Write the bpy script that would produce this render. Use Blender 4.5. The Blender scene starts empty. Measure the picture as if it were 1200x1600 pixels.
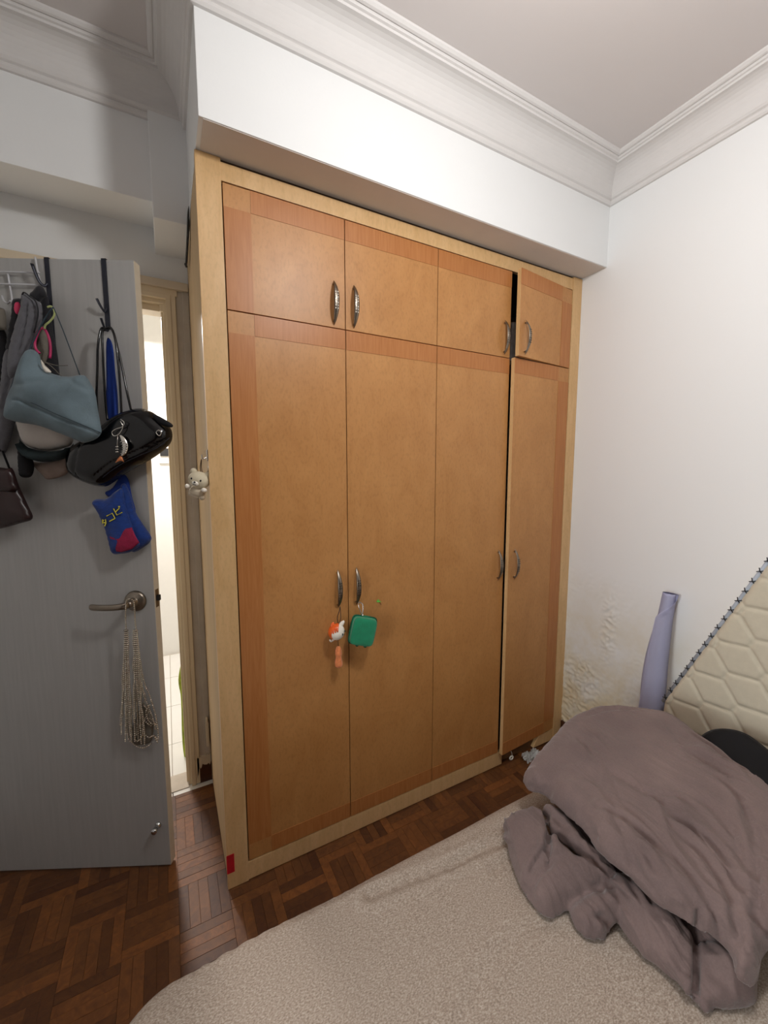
import bpy, bmesh, math, random
import numpy as np
from mathutils import Vector, Matrix, noise
from mathutils.geometry import delaunay_2d_cdt
random.seed(7)
SC = bpy.context.scene
COL = SC.collection

# ------------------------------------------------------------------ camera
F, CX, CY, CZ = 634.06, -0.12239, -1.38930, 1.47316
YAW, PITCH, ROLL = 0.490956, -0.104894, -0.001055
def cam_axes():
    f = Vector((math.sin(YAW)*math.cos(PITCH), math.cos(YAW)*math.cos(PITCH), math.sin(PITCH)))
    r = Vector((math.cos(YAW), -math.sin(YAW), 0)); u = r.cross(f)
    return r*math.cos(ROLL)+u*math.sin(ROLL), -r*math.sin(ROLL)+u*math.cos(ROLL), f
CR, CU, CF = cam_axes()
cd = bpy.data.cameras.new('camera'); cam = bpy.data.objects.new('camera', cd); COL.objects.link(cam)
cd.sensor_fit = 'HORIZONTAL'; cd.sensor_width = 36; cd.lens = F/1200*36; cd.clip_start = .02
M = Matrix((CR, CU, -CF)).transposed().to_4x4(); M.translation = (CX, CY, CZ)
cam.matrix_world = M; SC.camera = cam
# ------------------------------------------------------------------ light
w = bpy.data.worlds.new('world'); SC.world = w; w.use_nodes = True
w.node_tree.nodes['Background'].inputs[0].default_value = (.75, .82, 1, 1)
w.node_tree.nodes['Background'].inputs[1].default_value = .05
XW0 = -1.03
def area(name, loc, size, power, col, rot=(0, 0, 0), spread=180):
    l = bpy.data.lights.new(name, 'AREA'); l.shape = 'DISK'; l.size = size; l.energy = power; l.color = col
    l.spread = math.radians(spread)
    o = bpy.data.objects.new(name, l); COL.objects.link(o); o.location = loc; o.rotation_euler = rot
    return o
pl = bpy.data.lights.new('ceiling_lamp_light', 'POINT'); pl.energy = 23; pl.color = (1, .985, .965); pl.shadow_soft_size = .07
po = bpy.data.objects.new('ceiling_lamp_light', pl); COL.objects.link(po); po.location = (.56, -1.12, 2.50)
area('left_fill_light', (XW0, -1.15, 1.15), .9, 10.5, (.97, .99, 1), rot=(0, -math.pi/2, math.radians(-12)), spread=115)  # added fill to brighten the lower right wall; no window is modelled
area('corridor_lamp_light', (-.30, 1.70, 2.42), .22, 28, (1, .93, .88))
SC.view_settings.view_transform = 'Standard'; SC.view_settings.look = 'None'
SC.view_settings.gamma = 1; SC.view_settings.use_curve_mapping = False
SC.view_settings.exposure = 0.45

# ------------------------------------------------------------------ points seen in the photograph -> places in the room
CAM = Vector((CX, CY, CZ))
def ray(px, py): return CR*((px-600)/F)+CU*((800-py)/F)+CF
def onX(px, py, v): d = ray(px, py); return CAM+d*((v-CX)/d.x)
def onY(px, py, v): d = ray(px, py); return CAM+d*((v-CY)/d.y)
def onZ(px, py, v): d = ray(px, py); return CAM+d*((v-CZ)/d.z)

# ------------------------------------------------------------------ materials
MATS = {}
def nt(name):
    m = bpy.data.materials.new(name); m.use_nodes = True
    t = m.node_tree; b = t.nodes['Principled BSDF']; MATS[name] = m
    return m, t, b
def srgb(r, g, b):
    f = lambda c: (c/255/12.92) if c/255 <= .04045 else ((c/255+.055)/1.055)**2.4
    return (f(r), f(g), f(b), 1)
def plain(name, col, rough=.6, metal=0, var=.08, scale=30, bump=0, bscale=200, coat=0, sheen=0, spec=.5, stretch=(1, 1, 1), emit=0):
    m, t, b = nt(name); N = t.nodes; L = t.links
    tc = N.new('ShaderNodeTexCoord'); mp = N.new('ShaderNodeMapping'); mp.inputs['Scale'].default_value = stretch
    L.new(tc.outputs['Object'], mp.inputs['Vector'])
    no = N.new('ShaderNodeTexNoise'); no.inputs['Scale'].default_value = scale; no.inputs['Detail'].default_value = 5
    L.new(mp.outputs[0], no.inputs['Vector'])
    r = N.new('ShaderNodeValToRGB'); e = r.color_ramp.elements
    e[0].position = .3; e[1].position = .7
    e[0].color = tuple(c*(1-var) for c in col[:3])+(1,); e[1].color = tuple(min(1, c*(1+var)) for c in col[:3])+(1,)
    L.new(no.outputs['Fac'], r.inputs[0]); L.new(r.outputs[0], b.inputs['Base Color'])
    b.inputs['Roughness'].default_value = rough; b.inputs['Metallic'].default_value = metal
    b.inputs['Specular IOR Level'].default_value = spec
    if coat: b.inputs['Coat Weight'].default_value = coat; b.inputs['Coat Roughness'].default_value = .08
    if sheen: b.inputs['Sheen Weight'].default_value = sheen; b.inputs['Sheen Roughness'].default_value = .5
    if bump:
        n2 = N.new('ShaderNodeTexNoise'); n2.inputs['Scale'].default_value = bscale; n2.inputs['Detail'].default_value = 4
        L.new(mp.outputs[0], n2.inputs['Vector'])
        bp = N.new('ShaderNodeBump'); bp.inputs['Strength'].default_value = bump; bp.inputs['Distance'].default_value = .004
        L.new(n2.outputs['Fac'], bp.inputs['Height']); L.new(bp.outputs[0], b.inputs['Normal'])
    return m
plain('wall_paint', srgb(232, 233, 233), .55, var=.015, scale=3, bump=.05, bscale=120)
plain('cracked_board', srgb(128, 92, 58), .7, var=.2)
plain('side_laminate', srgb(196, 170, 134), .75, var=.06, scale=10, stretch=(1, 1, .3), spec=.2)
plain('rear_wall_dark', srgb(92, 84, 78), .9)  # unseen rear wall, colour darkened to cut bounced light
plain('ceiling_paint', srgb(214, 208, 206), .7, var=.015, scale=2)
plain('cornice_paint', srgb(216, 213, 211), .6, var=.01)
plain('soffit_paint', srgb(216, 209, 202), .7, var=.03, scale=8)
plain('cream_trim', srgb(220, 202, 170), .45, var=.07, scale=9, stretch=(1, 1, .25), bump=.08)
plain('pale_trim', srgb(205, 190, 166), .45, var=.05, scale=8, stretch=(1, 1, .25), bump=.08)
plain('plaster_old', srgb(186, 176, 162), .75, var=.08, scale=14, bump=.25, bscale=60)
plain('baseboard_wood', srgb(72, 40, 24), .35, var=.25, scale=10, stretch=(.3, .3, 3))
plain('door_laminate', srgb(168, 167, 165), .42, var=.045, scale=14, stretch=(7, 7, .35), bump=.06, bscale=60)
plain('door_edge', srgb(206, 196, 178), .5, var=.04)
plain('carcass_dark', srgb(66, 46, 28), .8)
plain('plastic_film', srgb(226, 224, 220), .3, var=.12, scale=40)
plain('black_rubber', srgb(22, 21, 22), .6)
plain('steel_dark', srgb(116, 112, 106), .28, metal=1, var=.1)
plain('nickel', srgb(142, 132, 120), .32, metal=1, var=.08)
plain('chrome', srgb(205, 205, 205), .15, metal=1, var=.04)
plain('hole_dark', srgb(30, 24, 18), .5)
plain('brass_old', srgb(120, 100, 78), .4, metal=.8)
plain('red_tape', srgb(190, 20, 38), .4, var=.15, scale=60)
plain('hook_steel', srgb(38, 40, 50), .35, metal=.5)
plain('white_wire', srgb(196, 196, 200), .4)
plain('grey_knit', srgb(98, 98, 104), .9, var=.1, scale=80, bump=.3, bscale=500, sheen=.2)
plain('blue_grey_suede', srgb(100, 118, 127), .75, var=.22, scale=14, bump=.12, bscale=300, sheen=.15)
plain('navy_cord', srgb(40, 56, 66), .7)
plain('black_cloth', srgb(16, 16, 24), .85, sheen=.2)
plain('khaki_cloth', srgb(112, 106, 96), .85, var=.12, bump=.3)
plain('dark_green_band', srgb(14, 32, 36), .8)
plain('cap_white', srgb(190, 183, 176), .85, var=.05)
plain('beige_crinkle', srgb(140, 122, 112), .85, var=.12, scale=30, bump=.5, bscale=60)
plain('brown_leather', srgb(44, 26, 26), .35, var=.2, scale=20)
plain('patent_black', srgb(6, 6, 9), .16, var=.1, coat=.25, spec=.35)
plain('matte_black', srgb(17, 17, 21), .75, spec=.3)
plain('pink_plastic', srgb(190, 44, 100), .35)
plain('hot_pink', srgb(236, 62, 112), .4)
plain('lime_plastic', srgb(176, 186, 122), .35)
plain('blue_knit', srgb(8, 52, 128), .85, var=.16, scale=60, bump=.5, bscale=260, stretch=(1, 1, 2.2), sheen=.2)
plain('blue_cloth', srgb(14, 52, 140), .85, var=.1)
plain('yellow_yarn', srgb(226, 216, 90), .85)
plain('dark_yarn', srgb(10, 14, 40), .9)
plain('magenta_knit', srgb(150, 24, 66), .85, var=.2, scale=70, bump=.5, bscale=260)
plain('silver', srgb(215, 212, 205), .2, metal=1, var=.05)
plain('copper_tail', srgb(210, 130, 84), .35, metal=.5)
plain('bead_silver', srgb(205, 196, 180), .18, metal=1, var=.06)
plain('white_vinyl', srgb(240, 234, 222), .4, var=.02)
plain('bear_cream', srgb(214, 203, 176), .7, var=.04, bump=.2)
plain('orange_vinyl', srgb(232, 98, 32), .3, var=.06, coat=.3)
plain('orange_fluff', srgb(236, 140, 84), .9, var=.2, scale=120, bump=.6, bscale=400, sheen=.3)
plain('cord_brown', srgb(70, 42, 26), .5)
plain('green_felt', srgb(0, 128, 88), .85, var=.1, scale=50, bump=.3, bscale=400, sheen=.4)
plain('green_dark', srgb(0, 78, 56), .85)
plain('green_mesh', srgb(30, 140, 100), .8, var=.1)
plain('leaf_green', srgb(110, 200, 80), .5)
plain('tube_paper', srgb(212, 213, 238), .55, var=.03, scale=5)
plain('lime_cloth', srgb(150, 165, 40), .8, var=.3, scale=30)
plain('sheet_fabric_base', srgb(160, 148, 136), .9)
plain('pad_fabric', srgb(200, 192, 172), .85, var=.03, scale=60, bump=.15, bscale=700, sheen=.2)
plain('pad_border', srgb(206, 196, 172), .85, var=.03)
plain('piping_grey', srgb(170, 178, 190), .6)
plain('bed_base', srgb(120, 96, 74), .8)
plain('lamp_white', srgb(230, 230, 230), .4)
plain('corridor_paint', srgb(238, 236, 230), .7, var=.01)
plain('tile_white', srgb(214, 212, 206), .25, var=.03, scale=6)
plain('teal_cloth', srgb(116, 140, 146), .85)
plain('forest_cloth', srgb(22, 60, 40), .85)

def mat_duvet():
    m, t, b = nt('duvet_cotton'); N = t.nodes; L = t.links
    tc = N.new('ShaderNodeTexCoord')
    n1 = N.new('ShaderNodeTexNoise'); n1.inputs['Scale'].default_value = 7; n1.inputs['Detail'].default_value = 3
    n2 = N.new('ShaderNodeTexNoise'); n2.inputs['Scale'].default_value = 260; n2.inputs['Detail'].default_value = 2
    for n in (n1, n2): L.new(tc.outputs['Object'], n.inputs['Vector'])
    r = N.new('ShaderNodeValToRGB'); e = r.color_ramp.elements
    e[0].position = .32; e[1].position = .7; e[0].color = srgb(100, 84, 82); e[1].color = srgb(122, 103, 99)
    mx = N.new('ShaderNodeMath'); mx.operation = 'ADD'
    s = N.new('ShaderNodeMath'); s.operation = 'MULTIPLY'; s.inputs[1].default_value = .45
    L.new(n2.outputs['Fac'], s.inputs[0]); L.new(n1.outputs['Fac'], mx.inputs[0]); L.new(s.outputs[0], mx.inputs[1])
    s2 = N.new('ShaderNodeMath'); s2.operation = 'MULTIPLY'; s2.inputs[1].default_value = .7
    L.new(mx.outputs[0], s2.inputs[0]); L.new(s2.outputs[0], r.inputs[0]); L.new(r.outputs[0], b.inputs['Base Color'])
    mp = N.new('ShaderNodeMapping'); mp.inputs['Rotation'].default_value = (0, 0, -.2); mp.inputs['Scale'].default_value = (26, 6, 14)
    L.new(tc.outputs['Object'], mp.inputs['Vector'])
    n3 = N.new('ShaderNodeTexNoise'); n3.inputs['Scale'].default_value = 1; n3.inputs['Detail'].default_value = 3; n3.inputs['Distortion'].default_value = 1.2
    L.new(mp.outputs[0], n3.inputs['Vector'])
    b1 = N.new('ShaderNodeBump'); b1.inputs['Strength'].default_value = .35; b1.inputs['Distance'].default_value = .02
    b2 = N.new('ShaderNodeBump'); b2.inputs['Strength'].default_value = .25; b2.inputs['Distance'].default_value = .002
    L.new(n3.outputs['Fac'], b1.inputs['Height']); L.new(n2.outputs['Fac'], b2.inputs['Height'])
    L.new(b1.outputs[0], b2.inputs['Normal']); L.new(b2.outputs[0], b.inputs['Normal'])
    b.inputs['Roughness'].default_value = .9; b.inputs['Sheen Weight'].default_value = .25
mat_duvet()
def mat_sheet():
    m, t, b = nt('sheet_fabric'); N = t.nodes; L = t.links
    tc = N.new('ShaderNodeTexCoord')
    mp = N.new('ShaderNodeMapping'); mp.inputs['Rotation'].default_value = (0, 0, .5); mp.inputs['Scale'].default_value = (1, 1.7, 1)
    L.new(tc.outputs['Object'], mp.inputs['Vector'])
    n1 = N.new('ShaderNodeTexNoise'); n1.inputs['Scale'].default_value = 210; n1.inputs['Detail'].default_value = 3; n1.inputs['Roughness'].default_value = .65
    n2 = N.new('ShaderNodeTexNoise'); n2.inputs['Scale'].default_value = 2.2
    L.new(mp.outputs[0], n1.inputs['Vector']); L.new(tc.outputs['Object'], n2.inputs['Vector'])
    r = N.new('ShaderNodeValToRGB'); e = r.color_ramp.elements
    e[0].position = .34; e[1].position = .68; e[0].color = srgb(136, 122, 110); e[1].color = srgb(190, 179, 167)
    x = r.color_ramp.elements.new(.48); x.color = srgb(160, 145, 131)
    L.new(n1.outputs['Fac'], r.inputs[0]); L.new(r.outputs[0], b.inputs['Base Color'])
    b.inputs['Roughness'].default_value = .92
    bp = N.new('ShaderNodeBump'); bp.inputs['Strength'].default_value = .12; bp.inputs['Distance'].default_value = .002
    L.new(n1.outputs['Fac'], bp.inputs['Height']); L.new(bp.outputs[0], b.inputs['Normal'])
mat_sheet()
def wood(name, c0, c1, scale, stretch, rough=.35, detail=6, dist=1.2, fleck=0, spec=.5, island=0, bump=.03):
    m, t, b = nt(name); N = t.nodes; L = t.links
    tc = N.new('ShaderNodeTexCoord'); mp = N.new('ShaderNodeMapping'); mp.inputs['Scale'].default_value = stretch
    geo = N.new('ShaderNodeNewGeometry'); oi = N.new('ShaderNodeObjectInfo')
    src = tc.outputs['Object']
    if island:
        src = geo.outputs['Position']
        ad = N.new('ShaderNodeMath'); ad.operation = 'ADD'; L.new(geo.outputs['Random Per Island'], ad.inputs[0]); L.new(oi.outputs['Random'], ad.inputs[1])
        fr = N.new('ShaderNodeMath'); fr.operation = 'FRACT'; L.new(ad.outputs[0], fr.inputs[0])
        va = N.new('ShaderNodeVectorMath'); va.operation = 'ADD'
        cm = N.new('ShaderNodeCombineXYZ'); mu = N.new('ShaderNodeMath'); mu.operation = 'MULTIPLY'; mu.inputs[1].default_value = 17
        L.new(fr.outputs[0], mu.inputs[0])
        for i in range(3): L.new(mu.outputs[0], cm.inputs[i])
        L.new(src, va.inputs[0]); L.new(cm.outputs[0], va.inputs[1]); src = va.outputs[0]
    L.new(src, mp.inputs['Vector'])
    no = N.new('ShaderNodeTexNoise'); no.inputs['Scale'].default_value = scale; no.inputs['Detail'].default_value = detail
    no.inputs['Distortion'].default_value = dist; no.inputs['Roughness'].default_value = .6
    L.new(mp.outputs[0], no.inputs['Vector'])
    r = N.new('ShaderNodeValToRGB'); e = r.color_ramp.elements; e[0].position = .3; e[1].position = .72; e[0].color = c0; e[1].color = c1
    L.new(no.outputs['Fac'], r.inputs[0]); out = r.outputs[0]
    if fleck:
        vn = N.new('ShaderNodeTexNoise'); vn.inputs['Scale'].default_value = 130; vn.inputs['Detail'].default_value = 3
        m2 = N.new('ShaderNodeMapping'); m2.inputs['Scale'].default_value = (1, 1, .45)
        L.new(tc.outputs['Object'], m2.inputs['Vector']); L.new(m2.outputs[0], vn.inputs['Vector'])
        fr2 = N.new('ShaderNodeValToRGB'); q = fr2.color_ramp.elements; q[0].position = .36; q[1].position = .5
        q[0].color = (1-fleck, 1-fleck, 1-fleck*1.1, 1); q[1].color = (1, 1, 1, 1)
        L.new(vn.outputs['Fac'], fr2.inputs[0])
        mm = N.new('ShaderNodeMix'); mm.data_type = 'RGBA'; mm.blend_type = 'MULTIPLY'; mm.inputs[0].default_value = 1
        L.new(out, mm.inputs[6]); L.new(fr2.outputs[0], mm.inputs[7]); out = mm.outputs[2]
    if island:
        r3 = N.new('ShaderNodeValToRGB'); q = r3.color_ramp.elements
        q[0].position = 0; q[1].position = 1; q[0].color = (.5, .42, .38, 1); q[1].color = (1.3, 1.25, 1.15, 1)
        z = q.new(.14) if False else r3.color_ramp.elements.new(.16); z.color = (.62, .58, .52, 1)
        z = r3.color_ramp.elements.new(.7); z.color = (1, 1, 1, 1)
        L.new(fr.outputs[0], r3.inputs[0])
        mm = N.new('ShaderNodeMix'); mm.data_type = 'RGBA'; mm.blend_type = 'MULTIPLY'; mm.inputs[0].default_value = 1
        L.new(out, mm.inputs[6]); L.new(r3.outputs[0], mm.inputs[7]); out = mm.outputs[2]
    L.new(out, b.inputs['Base Color']); b.inputs['Roughness'].default_value = rough; b.inputs['Specular IOR Level'].default_value = spec
    if bump:
        bp = N.new('ShaderNodeBump'); bp.inputs['Strength'].default_value = bump; bp.inputs['Distance'].default_value = .003
        L.new(no.outputs['Fac'], bp.inputs['Height']); L.new(bp.outputs[0], b.inputs['Normal'])
    return m
wood('maple_frame', srgb(204, 164, 112), srgb(220, 182, 132), 5, (5, 5, .8), rough=.42, fleck=.07)
wood('birch_panel', srgb(178, 124, 70), srgb(194, 140, 84), 6, (1.5, 1.5, .8), rough=.42, spec=.45, fleck=.10)
wood('cherry_vertical', srgb(168, 105, 54), srgb(186, 125, 72), 7, (9, 9, .5), rough=.4, spec=.4, dist=2)
wood('parquet', srgb(88, 50, 22), srgb(120, 74, 34), 18, (1, 1, 1), rough=.52, island=1, dist=2.5)

# old yellowing paint on the lower right wall
def mat_peeling():
    m, t, b = nt('damp_wall_paint'); N = t.nodes; L = t.links
    geo = N.new('ShaderNodeNewGeometry'); sp = N.new('ShaderNodeSeparateXYZ'); L.new(geo.outputs['Position'], sp.inputs[0])
    no = N.new('ShaderNodeTexNoise'); no.inputs['Scale'].default_value = 6; no.inputs['Detail'].default_value = 6; no.inputs['Roughness'].default_value = .65
    L.new(geo.outputs['Position'], no.inputs['Vector'])
    mr = N.new('ShaderNodeMapRange'); mr.inputs[1].default_value = .98; mr.inputs[2].default_value = .25; L.new(sp.outputs[2], mr.inputs[0])
    my = N.new('ShaderNodeMapRange'); my.inputs[1].default_value = -1.2; my.inputs[2].default_value = -.2; L.new(sp.outputs[1], my.inputs[0])
    mu = N.new('ShaderNodeMath'); mu.operation = 'MULTIPLY'; L.new(mr.outputs[0], mu.inputs[0]); L.new(my.outputs[0], mu.inputs[1])
    ad = N.new('ShaderNodeMath'); ad.operation = 'MULTIPLY_ADD'; L.new(no.outputs['Fac'], ad.inputs[0]); ad.inputs[1].default_value = 2.0; ad.inputs[2].default_value = -.55
    m3 = N.new('ShaderNodeMath'); m3.operation = 'MULTIPLY'; m3.use_clamp = True; L.new(mu.outputs[0], m3.inputs[0]); L.new(ad.outputs[0], m3.inputs[1])
    r = N.new('ShaderNodeValToRGB'); e = r.color_ramp.elements; e[0].position = 0; e[0].color = srgb(232, 233, 233); e[1].position = .95; e[1].color = srgb(208, 180, 128)
    x = e.new(.45); x.color = srgb(216, 206, 182)
    L.new(m3.outputs[0], r.inputs[0]); L.new(r.outputs[0], b.inputs['Base Color']); b.inputs['Roughness'].default_value = .6
mat_peeling()

# ------------------------------------------------------------------ object helpers
def obj(name, bm, mat, parent=None, smooth=False, label=None, recalc=True):
    if recalc: bmesh.ops.recalc_face_normals(bm, faces=bm.faces)
    me = bpy.data.meshes.new(name); bm.to_mesh(me); bm.free()
    for x in (mat if isinstance(mat, (list, tuple)) else [mat]): me.materials.append(MATS[x])
    if smooth: me.shade_smooth()
    o = bpy.data.objects.new(name, me); COL.objects.link(o)
    if parent is not None:
        o.parent = parent; o.matrix_parent_inverse = PINV.get(parent.name, Matrix())
    if label: o['label'] = label
    return o
PINV = {}
def tag(o, label, cat, group=None):
    o['label'] = label; o['category'] = cat
    if group: o['group'] = group
    return o
def thing(name, label, cat, loc=(0, 0, 0), group=None):
    o = bpy.data.objects.new(name, None); COL.objects.link(o); o.location = loc; o.empty_display_size = .05
    PINV[o.name] = Matrix.Translation(-Vector(loc))
    return tag(o, label, cat, group)
def struct(name, bm=None, mat=None, parent=None, smooth=False):
    if bm is None:
        o = bpy.data.objects.new(name, None); COL.objects.link(o)
    else: o = obj(name, bm, mat, parent, smooth)
    o['kind'] = 'structure'; return o
def add_box(bm, x0, x1, y0, y1, z0, z1, bev=0, mat=0, xf=None):
    vs = [bm.verts.new((x, y, z)) for x in (x0, x1) for y in (y0, y1) for z in (z0, z1)]
    fs = [bm.faces.new([vs[i] for i in q]) for q in ((0, 1, 3, 2), (4, 6, 7, 5), (0, 4, 5, 1), (2, 3, 7, 6), (0, 2, 6, 4), (1, 5, 7, 3))]
    for f in fs: f.material_index = mat
    if bev:
        es = list({e for f in fs for e in f.edges})
        r = bmesh.ops.bevel(bm, geom=es, offset=bev, segments=2, affect='EDGES', profile=.6)
        vs = list({v for f in r['faces'] for v in f.verts} | {v for v in vs if v.is_valid})
    if xf is not None:
        for v in vs: v.co = xf @ v.co
    return vs
def box(x0, x1, y0, y1, z0, z1, bev=0, xf=None):
    bm = bmesh.new(); add_box(bm, x0, x1, y0, y1, z0, z1, bev, 0, xf); return bm
def catmull(P, n, closed=False):
    P = [Vector(p) for p in P]; m = len(P); out = []
    rng = range(m if closed else m-1)
    for i in rng:
        if closed: a, b, c, d = P[i-1], P[i], P[(i+1) % m], P[(i+2) % m]
        else: a, b, c, d = P[max(i-1, 0)], P[i], P[i+1], P[min(i+2, m-1)]
        for k in range(n):
            t = k/n
            out.append(.5*((2*b)+(c-a)*t+(2*a-5*b+4*c-d)*t*t+(3*b-a-3*c+d)*t**3))
    if not closed: out.append(P[-1])
    return out
def add_tube(bm, P, r, seg=8, closed=False, smooth_n=0, flat=1, up=None, mat=0):
    """P: points; r: radius or per-point list. flat<1 squashes the section."""
    rr = r if isinstance(r, (list, tuple)) else [r]*len(P)
    if smooth_n:
        R4 = catmull([Vector((q, 0, 0)) for q in rr], smooth_n, closed); P = catmull(P, smooth_n, closed); rr = [q.x for q in R4]
    P = [Vector(p) for p in P]; n = len(P); rings = []
    ref = Vector(up) if up is not None else None; prev = None
    for i in range(n):
        a = P[i-1] if (i > 0 or closed) else P[i]; b = P[(i+1) % n] if (i < n-1 or closed) else P[i]
        t = (b-a)
        if t.length < 1e-9: t = Vector((0, 0, 1))
        t.normalize()
        base = ref if ref is not None else (prev if prev is not None else (Vector((0, 0, 1)) if abs(t.z) < .9 else Vector((1, 0, 0))))
        x = base-t*base.dot(t)
        if x.length < 1e-6: x = t.orthogonal()
        x.normalize(); y = t.cross(x)
        if ref is None: prev = x
        rings.append([bm.verts.new(P[i]+x*math.cos(2*math.pi*k/seg)*rr[i]+y*math.sin(2*math.pi*k/seg)*rr[i]*flat) for k in range(seg)])
    m = n if closed else n-1
    for i in range(m):
        A, B = rings[i], rings[(i+1) % n]
        for k in range(seg):
            f = bm.faces.new((A[k], A[(k+1) % seg], B[(k+1) % seg], B[k])); f.material_index = mat
    if not closed:
        for q in (rings[0], rings[-1][::-1]):
            f = bm.faces.new(q); f.material_index = mat
def tube(P, r, **k): bm = bmesh.new(); add_tube(bm, P, r, **k); return bm
def add_ball(bm, c, r, seg=16, xf=None, mat=0):
    rx, ry, rz = (r, r, r) if not isinstance(r, (tuple, list)) else r
    T = Matrix.Translation(Vector(c)) @ (xf.to_4x4() if xf is not None else Matrix()) @ Matrix.Diagonal((rx, ry, rz, 1))
    g = bmesh.ops.create_uvsphere(bm, u_segments=seg, v_segments=max(6, seg*2//3), radius=1, matrix=T)
    for v in g['verts']:
        for f in v.link_faces: f.material_index = mat
def ball(c, r, seg=16, xf=None): bm = bmesh.new(); add_ball(bm, c, r, seg, xf); return bm
def add_cyl(bm, a, b, r, seg=16, r2=None): add_tube(bm, [a, b], [r, r if r2 is None else r2], seg=seg)
def lathe(profile, seg=32, xf=None):
    """profile (radius, height) about z, then xf"""
    bm = bmesh.new(); rings = []
    for r, h in profile:
        rings.append([bm.verts.new((max(r, 1e-5)*math.cos(2*math.pi*k/seg), max(r, 1e-5)*math.sin(2*math.pi*k/seg), h)) for k in range(seg)])
    for A, B in zip(rings, rings[1:]):
        for k in range(seg): bm.faces.new((A[k], A[(k+1) % seg], B[(k+1) % seg], B[k]))
    bm.faces.new(rings[0][::-1]); bm.faces.new(rings[-1])
    if xf is not None: bmesh.ops.transform(bm, matrix=xf, verts=bm.verts)
    return bm
def seg_dist(P, A, B):
    d = B-A; t = np.clip(((P-A)@d)/max(1e-12, d@d), 0, 1)
    return np.linalg.norm(P-(A+t[:, None]*d), axis=1)
def puff(outline, to3, thick, res=.008, back=.5, power=.55, rad=None, creases=(), extra=None, smooth=4, bm=None):
    """A stuffed, pillow-like body over a closed 2D outline. to3(u, v, h) -> 3D. creases: (points, depth, width)."""
    O = catmull([Vector((u, v, 0)) for u, v in outline], smooth, True) if smooth else [Vector((u, v, 0)) for u, v in outline]
    L = [(O[i]-O[i-1]).length for i in range(len(O))]; pts = []
    for i in range(len(O)):
        a, b = O[i-1], O[i]; k = max(1, int(L[i]/res))
        for j in range(k): pts.append(a.lerp(b, j/k).to_2d())
    nb = len(pts); A = np.array([tuple(p) for p in pts])
    lo, hi = A.min(0), A.max(0); G = []
    ny = int((hi[1]-lo[1])/(res*.87))+2
    for j in range(ny):
        for i in range(int((hi[0]-lo[0])/res)+2): G.append((lo[0]+(i+.5*(j % 2))*res, lo[1]+j*res*.87))
    G = np.array(G); dd = np.full(len(G), 1e9); ins = np.zeros(len(G), bool)
    for i in range(nb):
        a, b = A[i-1], A[i]; dd = np.minimum(dd, seg_dist(G, a, b))
        c = ((a[1] > G[:, 1]) != (b[1] > G[:, 1])); 
        with np.errstate(divide='ignore', invalid='ignore'):
            x = (b[0]-a[0])*(G[:, 1]-a[1])/(b[1]-a[1])+a[0]
        ins ^= (c & (G[:, 0] < x))
    k = ins & (dd > res*.55); G = G[k]; dd = dd[k]
    V = pts+[Vector(g) for g in G]; D0 = np.concatenate([np.zeros(nb), dd])
    vo, eo, fo, ov, _, _ = delaunay_2d_cdt(V, [(i, (i+1) % nb) for i in range(nb)], [], 1, 1e-7)
    D = np.array([D0[o[0]] if o else 0 for o in ov]); XY = np.array([tuple(v) for v in vo])
    R = rad or max(D.max(), 1e-6)
    q = np.clip(D/R, 0, 1); H = thick*(1-(1-q)**2)**power
    for cp, dep, wid in creases:
        cpt = catmull([Vector((a, b, 0)) for a, b in cp], 6); c = np.full(len(XY), 1e9)
        cn = np.array([tuple(p.to_2d()) for p in cpt])
        for a, b in zip(cn, cn[1:]): c = np.minimum(c, seg_dist(XY, a, b))
        H = H-dep*np.exp(-(c/wid)**2)*np.clip(D/.01, 0, 1)
    if extra is not None: H = H+extra(XY)*np.clip(D/.015, 0, 1)
    own = bm is None
    bm = bm or bmesh.new()
    top = [bm.verts.new(to3(x, y, h)) for (x, y), h in zip(XY, H)]
    hb = thick*(1-(1-q)**2)**power*back
    bot = [t if d <= 1e-9 else bm.verts.new(to3(x, y, -h)) for t, (x, y), h, d in zip(top, XY, hb, D)]
    for f in fo:
        if len(f) == 3:
            try: bm.faces.new([top[i] for i in f])
            except ValueError: pass
            try: bm.faces.new([bot[i] for i in reversed(f)])
            except ValueError: pass
    return bm
def nz(p, s, seed=0): return noise.noise(Vector((p[0]*s+seed, p[1]*s-seed, (p[2] if len(p) > 2 else 0)*s+seed*.37)))

# ================================================================== SETTING
D = .5905; XR = 1.724; XL = -1.06; YB = -3.0; ZC = 2.803; BY = -.124; ZB = 2.402; LY = .333
PAR = .1575
# floor: slab + parquet strips
floor = struct('floor')
fb = obj('slab', box(XL, XR, YB, D+.05, -.06, -.005), 'carcass_dark', floor)
fb['kind'] = 'structure'
px_ = lambda P: (600+F*(P-CAM).dot(CR)/(P-CAM).dot(CF), 800-F*(P-CAM).dot(CU)/(P-CAM).dot(CF), (P-CAM).dot(CF))
strips = []
for i in range(-7, 12):
    for j in range(-20, 4):
        x0 = -.158+i*PAR; y0 = -.07+j*.1595
        along_y = ((i+j) % 2 == 0)
        for k in range(5):
            s = PAR/5
            if along_y: r = [x0+k*s, x0+(k+1)*s, y0, y0+.1595]
            else: r = [x0, x0+PAR, y0+k*.0319, y0+(k+1)*.0319]
            r[0] = max(r[0], XL); r[1] = min(r[1], XR); r[2] = max(r[2], YB); r[3] = min(r[3], D+.02)
            if r[1]-r[0] < .004 or r[3]-r[2] < .004: continue
            cx, cy = (r[0]+r[1])/2, (r[2]+r[3])/2
            if cx > .03 and cy > .03: continue            # under the wardrobe
            strips.append((r, cx, cy, along_y))
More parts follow.
